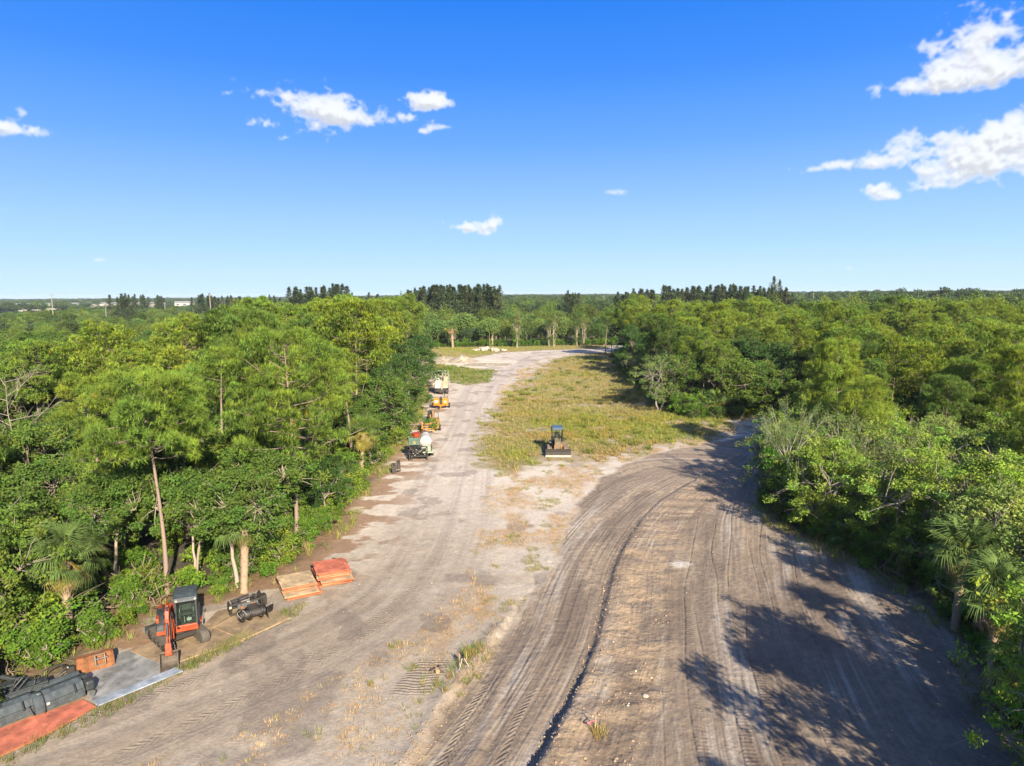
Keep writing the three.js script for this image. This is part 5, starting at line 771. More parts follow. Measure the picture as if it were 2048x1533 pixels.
  part('mirror', [box(0.03, 0.22, 0.14, 0.98, 1.86, 0.66), rod([0.86, 1.8, 0.62], [0.98, 1.86, 0.66], 0.012)], M.black, e);
  const bx = -0.3;
  part('swing_bracket', [box(0.36, 0.5, 0.36, bx, 0.82, 0.86, 0, 0, 0, 0.05), cyl(0.12, 0.12, 0.6, bx, 0.86, 0.92, 'y')], M.orange, e);
  part('boom', [slab([[0.82, 0.86], [0.72, 1.2], [0.86, 1.86], [1.14, 2.2], [1.62, 2.3], [2.0, 2.08], [2.02, 1.94], [1.9, 1.9], [1.55, 2.04], [1.3, 1.96], [1.08, 1.7], [1.02, 1.2], [1.0, 0.86]], 0.17, bx, 0.025)], M.orange, e);
  part('arm', [slab([[1.78, 2.22], [1.92, 2.3], [2.1, 2.06], [2.3, 0.82], [2.2, 0.74], [2.06, 0.84], [1.9, 1.78]], 0.17, bx, 0.02)], M.orange, e);
  const c1 = part('boom_cylinder', [rod([bx - 0.17, 0.98, 1.12], [bx - 0.17, 1.62, 1.2], 0.055), rod([bx + 0.17, 0.98, 1.12], [bx + 0.17, 1.62, 1.2], 0.055)], M.orange, e); part('rod', [rod([bx - 0.17, 1.6, 1.2], [bx - 0.15, 2.0, 1.3], 0.03), rod([bx + 0.17, 1.6, 1.2], [bx + 0.15, 2.0, 1.3], 0.03)], M.chrome, c1);
  const c2 = part('arm_cylinder', [rod([bx, 2.36, 1.1], [bx, 2.42, 1.62], 0.055)], M.orange, e); part('rod', [rod([bx, 2.42, 1.6], [bx, 2.32, 1.9], 0.03)], M.chrome, c2);
  const c3 = part('bucket_cylinder', [rod([bx, 1.95, 2.26], [bx, 1.4, 2.42], 0.05)], M.charcoal, e); part('rod', [rod([bx, 1.42, 2.42], [bx, 1.06, 2.48], 0.028)], M.chrome, c3);
  part('hose', [hose([[bx + 0.12, 1.3, 1.1], [bx + 0.22, 1.9, 1.4], [bx + 0.14, 2.2, 1.8], [bx + 0.15, 1.7, 2.15], [bx + 0.13, 1.2, 2.32]], 0.02), hose([[bx - 0.12, 1.1, 1.2], [bx - 0.16, 1.8, 1.45], [bx - 0.12, 2.1, 1.9], [bx - 0.13, 1.5, 2.2]], 0.02), hose([[bx + 0.3, 0.9, 0.7], [bx + 0.36, 1.1, 1.1], [bx + 0.2, 1.3, 1.05]], 0.025)], M.black, e);
  part('bucket_link', [slab([[2.36, 1.02], [2.5, 1.1], [2.56, 0.72], [2.46, 0.68]], 0.24, bx, 0.01), box(0.28, 0.22, 0.3, bx, 0.66, 2.34)], M.orange, e);
  const shell = [...arc(2.42, 0.34, 0.36, Math.PI * 0.6, Math.PI * 1.5, 9), [2.86, 0.0], [2.9, 0.03], [2.48, 0.06], ...arc(2.44, 0.34, 0.3, Math.PI * 1.5, Math.PI * 0.62, 9)];
  const bk = part('bucket', [slab(shell, 0.72, bx, 0), slab([...arc(2.42, 0.34, 0.36, Math.PI * 0.6, Math.PI * 1.5, 9), [2.86, 0.0], [2.62, 0.5]], 0.03, bx - 0.35, 0), slab([...arc(2.42, 0.34, 0.36, Math.PI * 0.6, Math.PI * 1.5, 9), [2.86, 0.0], [2.62, 0.5]], 0.03, bx + 0.35, 0)], M.bucket, e);
  part('tooth', [-0.28, -0.14, 0, 0.14, 0.28].map((x) => box(0.06, 0.05, 0.16, bx + x, 0.03, 2.93, 0.1)), M.steel, bk);
  part('exhaust', [rod([-0.6, 1.38, -0.5], [-0.6, 1.62, -0.5], 0.04)], M.black, e);
}
// ---- the crawler dozer in the meadow
{
  const d = thing('bulldozer', 'crawler dozer with tan nose and black cab standing alone in the dry meadow', 'bulldozer', [4.55, 0, -67.6], -0.02);
  for (const s of [-1, 1]) { const t = part('track', trackBelt(2.5, 0.36, 0.46, s * 0.82, 40), M.earthy, d); part('roller', [-0.8, -0.4, 0, 0.4, 0.8].map((z) => cyl(0.13, 0.13, 0.08, s * 1.06, 0.22, z, 'x', 12)).concat([cyl(0.27, 0.27, 0.07, s * 1.06, 0.36, 0.9, 'x'), cyl(0.27, 0.27, 0.07, s * 1.06, 0.4, -0.9, 'x')]), M.grimy, t); }
  part('hood', [slab([[0.1, 0.62], [0.1, 1.5], [1.0, 1.36], [1.22, 1.3], [1.26, 0.62]], 0.66, 0, 0.04)], M.olive, d);
  part('grille', [box(0.5, 0.5, 0.03, 0, 0.98, 1.285), ...[-0.18, -0.06, 0.06, 0.18].map((y) => box(0.46, 0.03, 0.03, 0, 0.98 + y, 1.31))], M.earthy, d);
  part('badge', [box(0.2, 0.09, 0.02, 0.08, 1.42, 0.72, -1.4)], M.decal, d);
  part('body', [box(1.16, 0.4, 1.3, 0, 0.82, -0.62), box(0.5, 0.36, 0.5, 0.0, 0.5, 0.9)], M.earthy, d);
  part('fender', [box(0.4, 0.06, 1.0, -0.62, 1.06, -0.55), box(0.4, 0.06, 1.0, 0.62, 1.06, -0.55), box(0.3, 0.09, 0.14, 0.52, 1.1, 0.12)], M.olive, d);
  const cab = part('cab', [box(0.09, 1.5, 0.09, -0.5, 1.75, 0.02, 0, 0, 0.07), box(0.09, 1.5, 0.09, 0.5, 1.75, 0.02, 0, 0, -0.07), box(0.1, 1.5, 0.1, -0.5, 1.75, -1.0, 0, 0, 0.07), box(0.1, 1.5, 0.1, 0.5, 1.75, -1.0, 0, 0, -0.07), box(0.05, 1.4, 0.06, -0.17, 1.75, 0.05), box(0.05, 1.4, 0.06, 0.17, 1.75, 0.05), box(1.12, 0.5, 0.08, 0, 1.26, -1.0), box(1.1, 0.08, 1.05, 0, 1.06, -0.5), box(0.16, 0.6, 0.9, -0.53, 1.3, -0.5), box(0.16, 0.6, 0.9, 0.53, 1.3, -0.5)], M.black, d);
  part('roof', [box(1.06, 0.16, 1.36, 0, 2.54, -0.5, 0.03, 0, 0, 0.05), box(1.0, 0.1, 0.2, 0, 2.46, 0.2)], M.roofblue, d);
  part('work_light', [-0.3, 0.3].map((x) => cyl(0.06, 0.06, 0.07, x, 2.38, 0.14, 'z', 10)), M.decal, cab);
  part('windscreen', [box(0.86, 1.06, 0.012, 0, 1.84, 0.03), box(0.012, 0.9, 0.9, -0.5, 1.86, -0.48, 0, 0, 0.07), box(0.012, 0.9, 0.9, 0.5, 1.86, -0.48, 0, 0, -0.07)], GLASS, d);
  part('seat', [box(0.5, 0.14, 0.5, 0, 1.3, -0.6), box(0.5, 0.7, 0.14, 0, 1.62, -0.86), box(0.2, 0.4, 0.2, 0.35, 1.3, -0.2), box(0.2, 0.4, 0.2, -0.35, 1.3, -0.2)], M.seat, d);
  part('push_frame', [box(0.14, 0.16, 1.5, -0.5, 0.42, 1.0), box(0.14, 0.16, 1.5, 0.5, 0.42, 1.0)], M.olive, d);
  const l = part('lift_cylinder', [rod([-0.3, 1.16, 1.1], [-0.34, 0.72, 1.5], 0.05), rod([0.3, 1.16, 1.1], [0.34, 0.72, 1.5], 0.05)], M.amber, d); part('rod', [rod([-0.34, 0.74, 1.48], [-0.36, 0.56, 1.66], 0.03), rod([0.34, 0.74, 1.48], [0.36, 0.56, 1.66], 0.03)], M.chrome, l);
  part('blade', [slab([[1.84, 0.0], [1.72, 0.2], [1.70, 0.45], [1.76, 0.78], [1.84, 0.82], [1.80, 0.48], [1.82, 0.22], [1.94, 0.02]], 2.5, 0, 0.01)], M.grimy, d);
  part('cutting_edge', [box(2.52, 0.2, 0.035, 0, 0.1, 1.905, -0.5)], M.steel, d);
  part('exhaust', [rod([0.2, 1.36, 0.4], [0.2, 2.0, 0.4], 0.05)], M.black, d);
}
// ---- black mixing skid with green panel and white tank
{
  const s = thing('mixing_trailer', 'black framed mixing skid with dark green panel and round white tank beside the track', 'trailer', [-9.3, 0, -66.1], 0.13);
  const f = []; for (const x of [-0.85, -0.28, 0.28, 0.85]) f.push(box(0.08, 1.1, 0.08, x, 0.72, 0.95), box(0.07, 0.07, 1.9, x, 0.32, 0.05)); f.push(box(1.8, 0.09, 0.09, 0, 1.26, 0.95), box(1.8, 0.1, 0.1, 0, 0.28, 0.95), box(1.8, 0.08, 0.08, 0, 0.8, 0.97, 0, 0, 0.25), box(1.9, 0.1, 1.9, 0, 0.36, 0.0), rod([-0.85, 1.22, 0.98], [0.28, 0.34, 1.0], 0.04), rod([0.85, 1.22, 0.98], [-0.28, 0.34, 1.0], 0.04));
  part('frame', f, M.black, s);
  part('jack', [rod([-0.9, 0.0, 1.15], [-0.9, 0.8, 1.05], 0.05), rod([-0.6, 0.0, 1.2], [-0.75, 0.5, 1.0], 0.04), rod([0.8, 0.0, 1.15], [0.8, 0.8, 1.05], 0.05), box(0.2, 0.04, 0.2, -0.9, 0.02, 1.15), box(0.2, 0.04, 0.2, 0.8, 0.02, 1.15)], M.grimy, s);
  part('pump', [box(0.5, 0.4, 0.6, -0.1, 0.72, 0.5), cyl(0.2, 0.2, 0.5, 0.45, 0.7, 0.5, 'x'), box(0.9, 0.3, 0.5, -0.2, 0.62, 0.1)], M.grimy, s);
  part('fitting', [[-0.2, 1.0, 1.03], [0.15, 0.82, 1.05], [-0.5, 0.62, 1.04], [0.6, 0.5, 1.05], [0.78, 0.9, 1.02], [-0.35, 0.45, 1.05]].map(([x, y, z]) => box(0.12, 0.1, 0.06, x, y, z)).concat([rod([-0.45, 0.4, 1.06], [0.5, 1.1, 1.04], 0.022)]), M.steel, s);
  part('panel', [box(1.06, 0.74, 0.5, -0.42, 1.68, 0.3, -0.12, 0, 0, 0.04)], M.green, s);
  part('badge', [box(0.3, 0.28, 0.02, -0.38, 1.6, 0.575, -0.12)], mat('worn yellow label', 0.3, 0.26, 0.1, 0.7), s);
  part('hopper', [cyl(0.46, 0.3, 0.5, -0.2, 2.12, -0.45, 'y', 20)], M.orange, s);
  const t = part('tank', [cyl(0.56, 0.56, 1.8, 0.72, 1.66, -0.6, 'z', 28), (() => { const g = new THREE.SphereGeometry(0.56, 24, 10, 0, Math.PI * 2, 0, Math.PI / 2); g.scale(1, 0.28, 1); g.rotateX(Math.PI / 2); return g.translate(0.72, 1.66, 0.3); })()], M.tank, s);
  part('tank_band', [0.1, -0.6, -1.3].map((z) => { const g = new THREE.TorusGeometry(0.565, 0.02, 6, 28); return g.translate(0.72, 1.66, z); }), M.steel, t);
  part('tank_mark', [box(0.34, 0.09, 0.02, 0.62, 1.72, 0.452, 0, 0, 0.15), box(0.26, 0.07, 0.02, 0.72, 1.55, 0.452, 0, 0, 0.15)], mat('pale green print', 0.35, 0.6, 0.45, 0.7), t);
  part('tank_stand', [box(0.9, 0.5, 1.7, 0.72, 0.9, -0.6)], M.pale, s);
  part('deck', [box(1.0, 0.14, 2.9, 0.92, 0.62, -0.7), box(0.1, 0.3, 2.6, 1.4, 0.72, -0.8)], M.pale, s);
  for (const [x, z] of [[1.36, -0.6], [1.36, -1.4], [-0.96, -0.6], [-0.96, -1.4]]) { const w = part('wheel', [cyl(0.34, 0.34, 0.22, x, 0.34, z, 'x', 20)], M.tire, s); part('rim', [cyl(0.17, 0.17, 0.235, x, 0.34, z, 'x', 14)], M.steel, w); }
  part('tank_box', [box(0.7, 0.8, 0.9, -0.5, 1.0, -0.9)], M.grimy, s);
}
// ---- orange reel trailer
{
  const o = thing('reel_trailer', 'orange cable trailer with an upright black wheel and ramp bars beside the track', 'trailer', [-9.75, 0, -78.6], 0.06);
  part('frame', [box(0.14, 0.16, 3.0, -0.78, 0.4, -0.5), box(0.14, 0.16, 3.0, 0.5, 0.4, -0.5), box(1.7, 0.14, 0.14, -0.12, 0.36, 0.95), box(1.5, 0.12, 0.12, -0.12, 0.5, 0.6), box(1.4, 0.1, 0.1, -0.12, 0.7, 0.25), box(1.4, 0.1, 0.1, -0.12, 0.95, -0.1), box(0.12, 0.9, 0.12, -0.8, 0.8, 0.1, -0.5), box(0.12, 0.9, 0.12, 0.5, 0.8, 0.1, -0.5), box(0.9, 0.1, 0.12, -0.9, 0.3, 1.05, 0, 0.5)], M.amber, o);
  part('side_box', [box(0.5, 1.0, 1.9, 0.86, 0.95, -0.6, 0, 0, 0, 0.05), box(0.6, 0.12, 0.8, 0.86, 1.5, -0.2)], M.amber, o);
  part('hatch', [box(0.3, 0.3, 0.03, 0.86, 1.1, 0.36), box(0.3, 0.2, 0.03, 0.86, 0.7, 0.36)], M.grimy, o);
  part('post', [box(0.14, 1.5, 0.14, 0.14, 1.25, -0.4), box(0.1, 1.8, 0.1, 0.42, 1.5, -0.7)], M.amber, o);
  const rl = part('spare_wheel', [(() => { const g = new THREE.TorusGeometry(0.42, 0.15, 10, 28); g.rotateY(1.25); return g.translate(0.1, 1.95, -0.55); })()], M.tire, o); part('hub', [(() => { const g = new THREE.CylinderGeometry(0.3, 0.3, 0.12, 18); g.rotateX(Math.PI / 2); g.rotateY(1.25); return g.translate(0.1, 1.95, -0.55); })()], M.charcoal, rl);
  part('guard', [rod([0.6, 1.5, -0.2], [0.6, 2.3, -0.25], 0.03), rod([1.08, 1.5, -0.2], [1.08, 2.3, -0.25], 0.03), rod([0.6, 2.3, -0.25], [1.08, 2.3, -0.25], 0.03)], M.grimy, o);
  part('engine', [box(0.8, 0.6, 0.8, -0.45, 1.2, -0.8), cyl(0.16, 0.16, 0.6, -0.45, 1.55, -0.8, 'x')], mat('dark green engine', 0.06, 0.08, 0.05, 0.6), o);
  part('reflector_bar', [box(0.34, 0.08, 0.02, -0.5, 0.38, 1.03), box(0.34, 0.08, 0.02, 0.25, 0.38, 1.03), box(0.14, 0.16, 0.04, 0.14, 1.15, -0.3)], M.decal, o);
  for (const [x, z] of [[-1.0, -0.9], [1.2, -0.9]]) { const w = part('wheel', [cyl(0.36, 0.36, 0.24, x, 0.36, z, 'x', 20)], M.tire, o); part('rim', [cyl(0.18, 0.18, 0.25, x, 0.36, z, 'x', 14)], M.amber, w); }
}
// ---- small orange pump trailer
{
  const o = thing('pump_trailer', 'low orange twin box trailer between the reel trailer and the white machine', 'trailer', [-10.1, 0, -95.6], 0.05);
  for (const s of [-1, 1]) part('engine_box', [box(0.86, 0.7, 1.3, s * 0.62, 0.92, -0.2, 0, 0, 0, 0.07), box(0.7, 0.2, 0.9, s * 0.62, 1.32, -0.3, 0, 0, 0, 0.05)], M.amber, o);
  part('frame', [box(2.0, 0.14, 1.7, 0, 0.5, -0.2), box(0.12, 0.12, 1.6, 0, 0.5, 1.1), rod([-0.7, 0.5, 0.6], [0, 0.5, 1.7], 0.06), rod([0.7, 0.5, 0.6], [0, 0.5, 1.7], 0.06)], M.amber, o);
  part('engine', [box(0.36, 0.6, 0.9, 0, 0.95, -0.1), cyl(0.16, 0.16, 0.4, 0, 1.36, -0.1, 'y')], M.grimy, o);
  part('label', [box(0.36, 0.3, 0.02, 0.62, 0.92, 0.462), box(0.5, 0.34, 0.02, -0.62, 1.0, 0.462)], M.decal, o);
  part('exhaust', [rod([0.5, 1.3, -0.5], [0.5, 2.1, -0.5], 0.035), rod([0.95, 1.2, -0.3], [0.95, 1.7, -0.3], 0.03)], M.grimy, o);
  part('jack', [rod([0.04, 0.0, 1.62], [0.04, 0.8, 1.6], 0.05)], M.amber, o);
  for (const x of [-1.16, 1.16]) { const w = part('wheel', [cyl(0.36, 0.36, 0.26, x, 0.36, -0.3, 'x', 20)], M.tire, o); part('rim', [cyl(0.18, 0.18, 0.27, x, 0.36, -0.3, 'x', 14)], M.steel, w); }
}
// ---- white tracked machine farthest down the track
{
  const o = thing('drill_rig', 'white and cream tracked machine with railed top standing farthest along the track', 'drill rig', [-11.5, 0, -110.6], 0.06);
  for (const s of [-1, 1]) part('track', trackBelt(2.8, 0.36, 0.42, s * 0.85, 36), M.grimy, o);
  part('chassis', [box(1.5, 0.4, 2.4, 0, 0.72, -0.1), box(0.9, 0.5, 0.7, 0, 0.5, 1.4), box(0.6, 0.3, 0.5, -0.5, 0.6, 1.7)], M.grimy, o);
  part('body', [slab([[-1.3, 0.95], [-1.3, 2.6], [-0.2, 2.75], [0.9, 1.25], [1.0, 0.95]], 1.1, -0.55, 0.05)], M.white, o);
  part('body_panel', [slab([[-1.3, 0.95], [-1.3, 2.5], [-0.3, 2.6], [0.9, 1.3], [1.0, 0.95]], 0.9, 0.62, 0.05), box(0.4, 0.7, 0.5, -1.2, 1.4, 0.3)], M.cream, o);
  part('boom', [box(0.24, 0.26, 2.2, 0.05, 1.7, 0.5, 0.72), box(0.26, 0.7, 0.2, 0.05, 0.85, 1.3)], M.cream, o);
  part('winch', [box(0.3, 0.5, 0.4, 0.2, 2.2, 0.1)], M.charcoal, o);
  const rails = []; for (const x of [-1.05, -0.5, 0.1, 0.65, 1.05]) rails.push(rod([x, 2.5, -1.2], [x, 3.5, -1.2], 0.035), rod([x, 2.5, -0.4], [x, 3.3, -0.5], 0.035)); rails.push(rod([-1.05, 3.5, -1.2], [1.05, 3.5, -1.2], 0.04), rod([-1.05, 3.0, -1.2], [1.05, 3.0, -1.2], 0.03), rod([-1.05, 3.3, -0.5], [-1.05, 3.5, -1.2], 0.03), rod([1.05, 3.3, -0.5], [1.05, 3.5, -1.2], 0.03), rod([-1.05, 3.3, -0.5], [1.05, 3.3, -0.5], 0.03)); part('railing', rails, M.white, o);
  part('side_rail', [rod([1.18, 1.0, 0.6], [1.18, 2.6, -0.6], 0.04), rod([1.18, 1.0, 0.2], [1.18, 2.9, -1.1], 0.04)], M.white, o);
}
// ---- upright dark coupler by the verge
{
  const o = thing('quick_coupler', 'dark upright coupler plate standing at the verge before the mixing skid', 'attachment', [-10.5, 0, -60.2], 0.5);
  part('plate', [box(0.4, 0.95, 0.1, -0.28, 0.5, 0.1, -0.1), box(0.32, 1.05, 0.1, 0.26, 0.6, -0.15, -0.1)], M.grimy, o); part('post', [box(0.08, 1.5, 0.08, 0.12, 0.75, -0.3), box(0.9, 0.1, 0.1, 0, 0.25, -0.05)], M.earthy, o); part('hook', [box(0.16, 0.2, 0.14, -0.28, 0.9, 0.2), box(0.16, 0.2, 0.14, 0.26, 1.0, -0.04)], M.grimy, o);
}

// ---- boards and plates lying on the ground
function flat(name, label, category, quad, y, t, face, edge, group) {
  const c = quad.reduce((a, p) => [a[0] + p[0] / 4, a[1] + p[1] / 4], [0, 0]), o = thing(name, label, category, [c[0], y, c[1]], 0, group), L = quad.map(([x, z]) => [x - c[0], z - c[1]]);
  const top = (s, y0, y1) => { const g = new THREE.BufferGeometry(), P = [], U = [], q = L.map(([x, z]) => [x * s, z * s]), tri = (a, b, d, y) => { for (const p of [a, b, d]) { P.push(p[0], y, p[1]); U.push(p[0] * 0.35, p[1] * 0.35); } }; tri(q[0], q[1], q[2], y1); tri(q[0], q[2], q[3], y1); for (let i = 0; i < 4; i++) { const a = q[i], b = q[(i + 1) % 4]; P.push(a[0], y0, a[1], b[0], y0, b[1], b[0], y1, b[1], a[0], y0, a[1], b[0], y1, b[1], a[0], y1, a[1]); U.push(0, 0, 1, 0, 1, 0.05, 0, 0, 1, 0.05, 0, 0.05); } g.setAttribute('position', new THREE.Float32BufferAttribute(P, 3)); g.setAttribute('uv', new THREE.Float32BufferAttribute(U, 2)); g.computeVertexNormals(); return g; };
  part('board', [top(1, 0, t)], edge, o); part('face', [top(0.985, t - 0.004, t + 0.003)], face, o); return o;
}
flat('ground_board', 'sandy tan board under the excavator next to the blue grey plate', 'board', [[-17.34,-29.08], [-15.18,-27.72], [-13.74,-29.03], [-15.95,-30.42]], 0.045, 0.045, M.board, M.plyedge);
flat('ground_board', 'sandy tan board in front of the excavator tracks', 'board', [[-15.95,-30.42], [-13.74,-29.03], [-12.60,-30.00], [-14.62,-31.27]], 0.04, 0.045, M.board, M.plyedge);
flat('ground_board', 'tan board under the black auger attachment', 'board', [[-14.48,-31.17], [-12.62,-30.04], [-11.10,-32.14], [-13.40,-33.71]], 0.055, 0.05, M.board, M.plyedge);
flat('ground_board', 'tan board behind the excavator beside the black grapple', 'board', [[-15.12,-31.08], [-14.53,-31.22], [-13.45,-33.71], [-15.10,-33.06]], 0.045, 0.045, M.board, M.plyedge);
flat('steel_plate', 'dusty blue grey steel plate between the excavator bucket and the grey attachments', 'plate', [[-18.67,-27.18], [-16.44,-24.96], [-14.48,-27.40], [-17.55,-29.12]], 0.06, 0.035, M.plate, M.lip);
flat('steel_lip', 'long light blue strip along the front edge of the grey plate', 'strip', [[-16.68,-25.16], [-16.28,-24.86], [-14.14,-27.31], [-14.58,-27.59]], 0.10, 0.04, M.lip, M.lip);
flat('red_board', 'faded red board at the left picture edge in front of the grey attachments', 'board', [[-19.97,-22.69], [-18.52,-21.30], [-17.12,-23.22], [-18.40,-24.28]], 0.045, 0.05, M.plyred, M.rededge);
flat('red_board', 'faded red board reaching from the grey attachments to the steel plate', 'board', [[-18.38,-24.25], [-17.15,-23.22], [-16.38,-24.86], [-17.18,-25.33]], 0.05, 0.05, M.plyred, M.rededge);
flat('ground_board', 'tan board under the grey attachments behind the red boards', 'board', [[-20.06,-23.75], [-19.21,-22.88], [-17.16,-25.30], [-18.13,-26.00]], 0.035, 0.04, M.board, M.plyedge);
// ---- the two stacks of coated plywood sheets, every sheet a thing
{
  const r = rng(501), word = ['lowest', 'second', 'third', 'fourth', 'fifth', 'sixth', 'seventh', 'eighth', 'ninth', 'topmost'];
  const pile = (c, yaw, w, d, kinds, where, lift) => { let y = 0.05; kinds.forEach((k, i) => {
    const last = i === kinds.length - 1, off = lift(i, kinds.length), t = 0.05, o = thing('plywood_sheet', (last ? 'topmost' : word[i] + (i ? ' lowest' : '')) + (k === 'r' ? ' red coated' : ' tan') + ' plywood sheet of the ' + where, 'plywood sheet', [c[0] + off[0] + (r() - 0.5) * 0.17, y, c[1] + off[1] + (r() - 0.5) * 0.17], yaw + off[2] + (r() - 0.5) * 0.1, 'plywood sheets of the ' + where);
    o.rotation.x = off[3] ?? 0; part('core', [box(w, t, d, 0, t / 2, 0, 0, 0, 0, 0.006)], i % 3 === 0 || k === 'r' ? M.rededge : M.plyedge, o); part('face', [box(w - 0.03, 0.012, d - 0.03, 0, t + 0.003, 0, 0, 0, 0, 0.004)], k === 'r' ? M.plyred : M.ply, o); y += t + 0.022 + (i === 3 ? 0.03 : 0);
  }); };
  pile([-10.32, -37.1], 0.42, 1.78, 1.9, ['r', 't', 'r', 't', 'r', 't', 't', 'r', 'r'], 'taller red topped stack', (i) => i < 4 ? [0.14, 0.12, 0.03] : [-0.06, -0.08, 0]);
  pile([-11.75, -35.55], 0.46, 1.82, 1.86, ['r', 'r', 't', 't', 'r', 't', 't'], 'lower tan topped stack', (i) => i < 3 ? [0.12, 0.2, 0.06] : [-0.1, -0.18, -0.06 + 0.02 * i]);
}
{
  const j = thing('plastic_jug', 'white plastic jug on the ground behind the red topped stack', 'jug', [-10.15, 0, -38.9], 0.3); part('body', [new RoundedBoxGeometry(0.3, 0.36, 0.24, 3, 0.06).translate(0, 0.18, 0)], M.tank, j); part('cap', [cyl(0.045, 0.045, 0.06, 0.06, 0.39, 0, 'y', 12)], M.tank, j); part('handle', [hose([[-0.1, 0.34, 0], [-0.02, 0.46, 0], [0.05, 0.38, 0]], 0.02)], M.tank, j);
  const b = thing('small_wheel', 'small dark wheel beside the white jug', 'wheel', [-10.75, 0, -39.1], 0.8); part('tyre', [(() => { const g = new THREE.TorusGeometry(0.15, 0.06, 8, 20); return g.translate(0, 0.21, 0); })()], M.tire, b); part('hub', [cyl(0.09, 0.09, 0.07, 0, 0.21, 0, 'z', 12)], M.steel, b);
}
// ---- bucket and attachments at the left
{
  const o = thing('loader_bucket', 'rusted orange brown bucket lying on the grey plate by the shrubs', 'bucket', [-18.15, 0.06, -27.75], 0.66);
  const prof = [[-0.42, 0.02], [-0.40, 0.44], [-0.30, 0.56], [0.02, 0.58], [0.3, 0.4], [0.36, 0.02], [0.32, 0.02], [0.26, 0.38], [0.0, 0.53], [-0.28, 0.51], [-0.36, 0.42], [-0.38, 0.02]];
  part('shell', [slab(prof, 1.36, 0, 0.004)], M.rust, o); for (const s of [-1, 1]) part('side_plate', [slab([[-0.42, 0.02], [-0.4, 0.44], [-0.3, 0.56], [0.02, 0.58], [0.3, 0.4], [0.36, 0.02]], 0.03, s * 0.685, 0.004)], M.rust, o);
  part('mount', [box(0.06, 0.42, 0.3, -0.02, 0.44, 0.32, -0.5), box(0.06, 0.42, 0.3, 0.34, 0.44, 0.32, -0.5), box(0.44, 0.05, 0.06, 0.16, 0.64, 0.22), box(0.44, 0.05, 0.06, 0.16, 0.26, 0.44)], M.earthy, o); part('pin', [cyl(0.035, 0.035, 0.6, 0.16, 0.5, 0.32, 'x', 10)], M.chrome, o); part('cutting_edge', [box(1.36, 0.04, 0.16, 0, 0.03, -0.44)], M.rust, o);
}
function sweeper(label, p, yaw, len, endRight) { // hooded broom attachment
  const o = thing('broom_attachment', label, 'attachment', [p[0], 0.07, p[1]], yaw), hood = [[-0.42, 0.1], [-0.44, 0.42], [-0.3, 0.62], [0.0, 0.68], [0.2, 0.6], [0.44, 0.36], [0.46, 0.08]];
  part('hood', [slab(hood, len, 0, 0.02)], M.slate, o); part('seam', [box(len * 0.98, 0.02, 0.03, 0, 0.612, 0.2), box(0.02, 0.36, 0.42, len * 0.24, 0.42, 0.34, -0.75), box(len * 0.96, 0.03, 0.03, 0, 0.38, 0.445)], M.charcoal, o);
  part('end_cap', [slab(hood.map(([z, y]) => [z * 0.96, y * 0.96 + 0.01]), 0.34, -len / 2 - 0.19, 0.03)], M.slate, o);
  if (endRight) part('motor_cover', [new RoundedBoxGeometry(0.34, 0.42, 0.46, 3, 0.1).translate(len / 2 + 0.2, 0.36, 0.24), box(0.3, 0.3, 0.3, len / 2 + 0.1, 0.5, -0.18)], M.charcoal, o);
  part('label', [box(0.13, 0.012, 0.09, -len / 2 - 0.12, 0.665, 0.05, 0.1, 0.3), box(0.11, 0.09, 0.012, -len / 2 + 0.06, 0.34, 0.485, -0.3)], M.decal, o); part('bristles', [box(len * 0.94, 0.12, 0.7, 0, 0.07, 0)], M.black, o);
  part('hose', [hose([[len / 2, 0.3, 0.4], [len / 2 + 0.35, 0.1, 0.5], [len / 2 + 0.2, 0.03, 0.75]], 0.02), hose([[-len / 2 - 0.3, 0.3, 0.2], [-len / 2 - 0.5, 0.4, 0.3], [-len / 2 - 0.45, 0.1, 0.5]], 0.025)], M.black, o);
}
sweeper('long slate grey hooded broom attachment lying beside the steel plate', [-18.0, -25.35], 0.88, 1.35, true);
sweeper('slate grey hooded broom attachment cut by the left picture edge', [-19.25, -24.15], 0.86, 1.5, false);
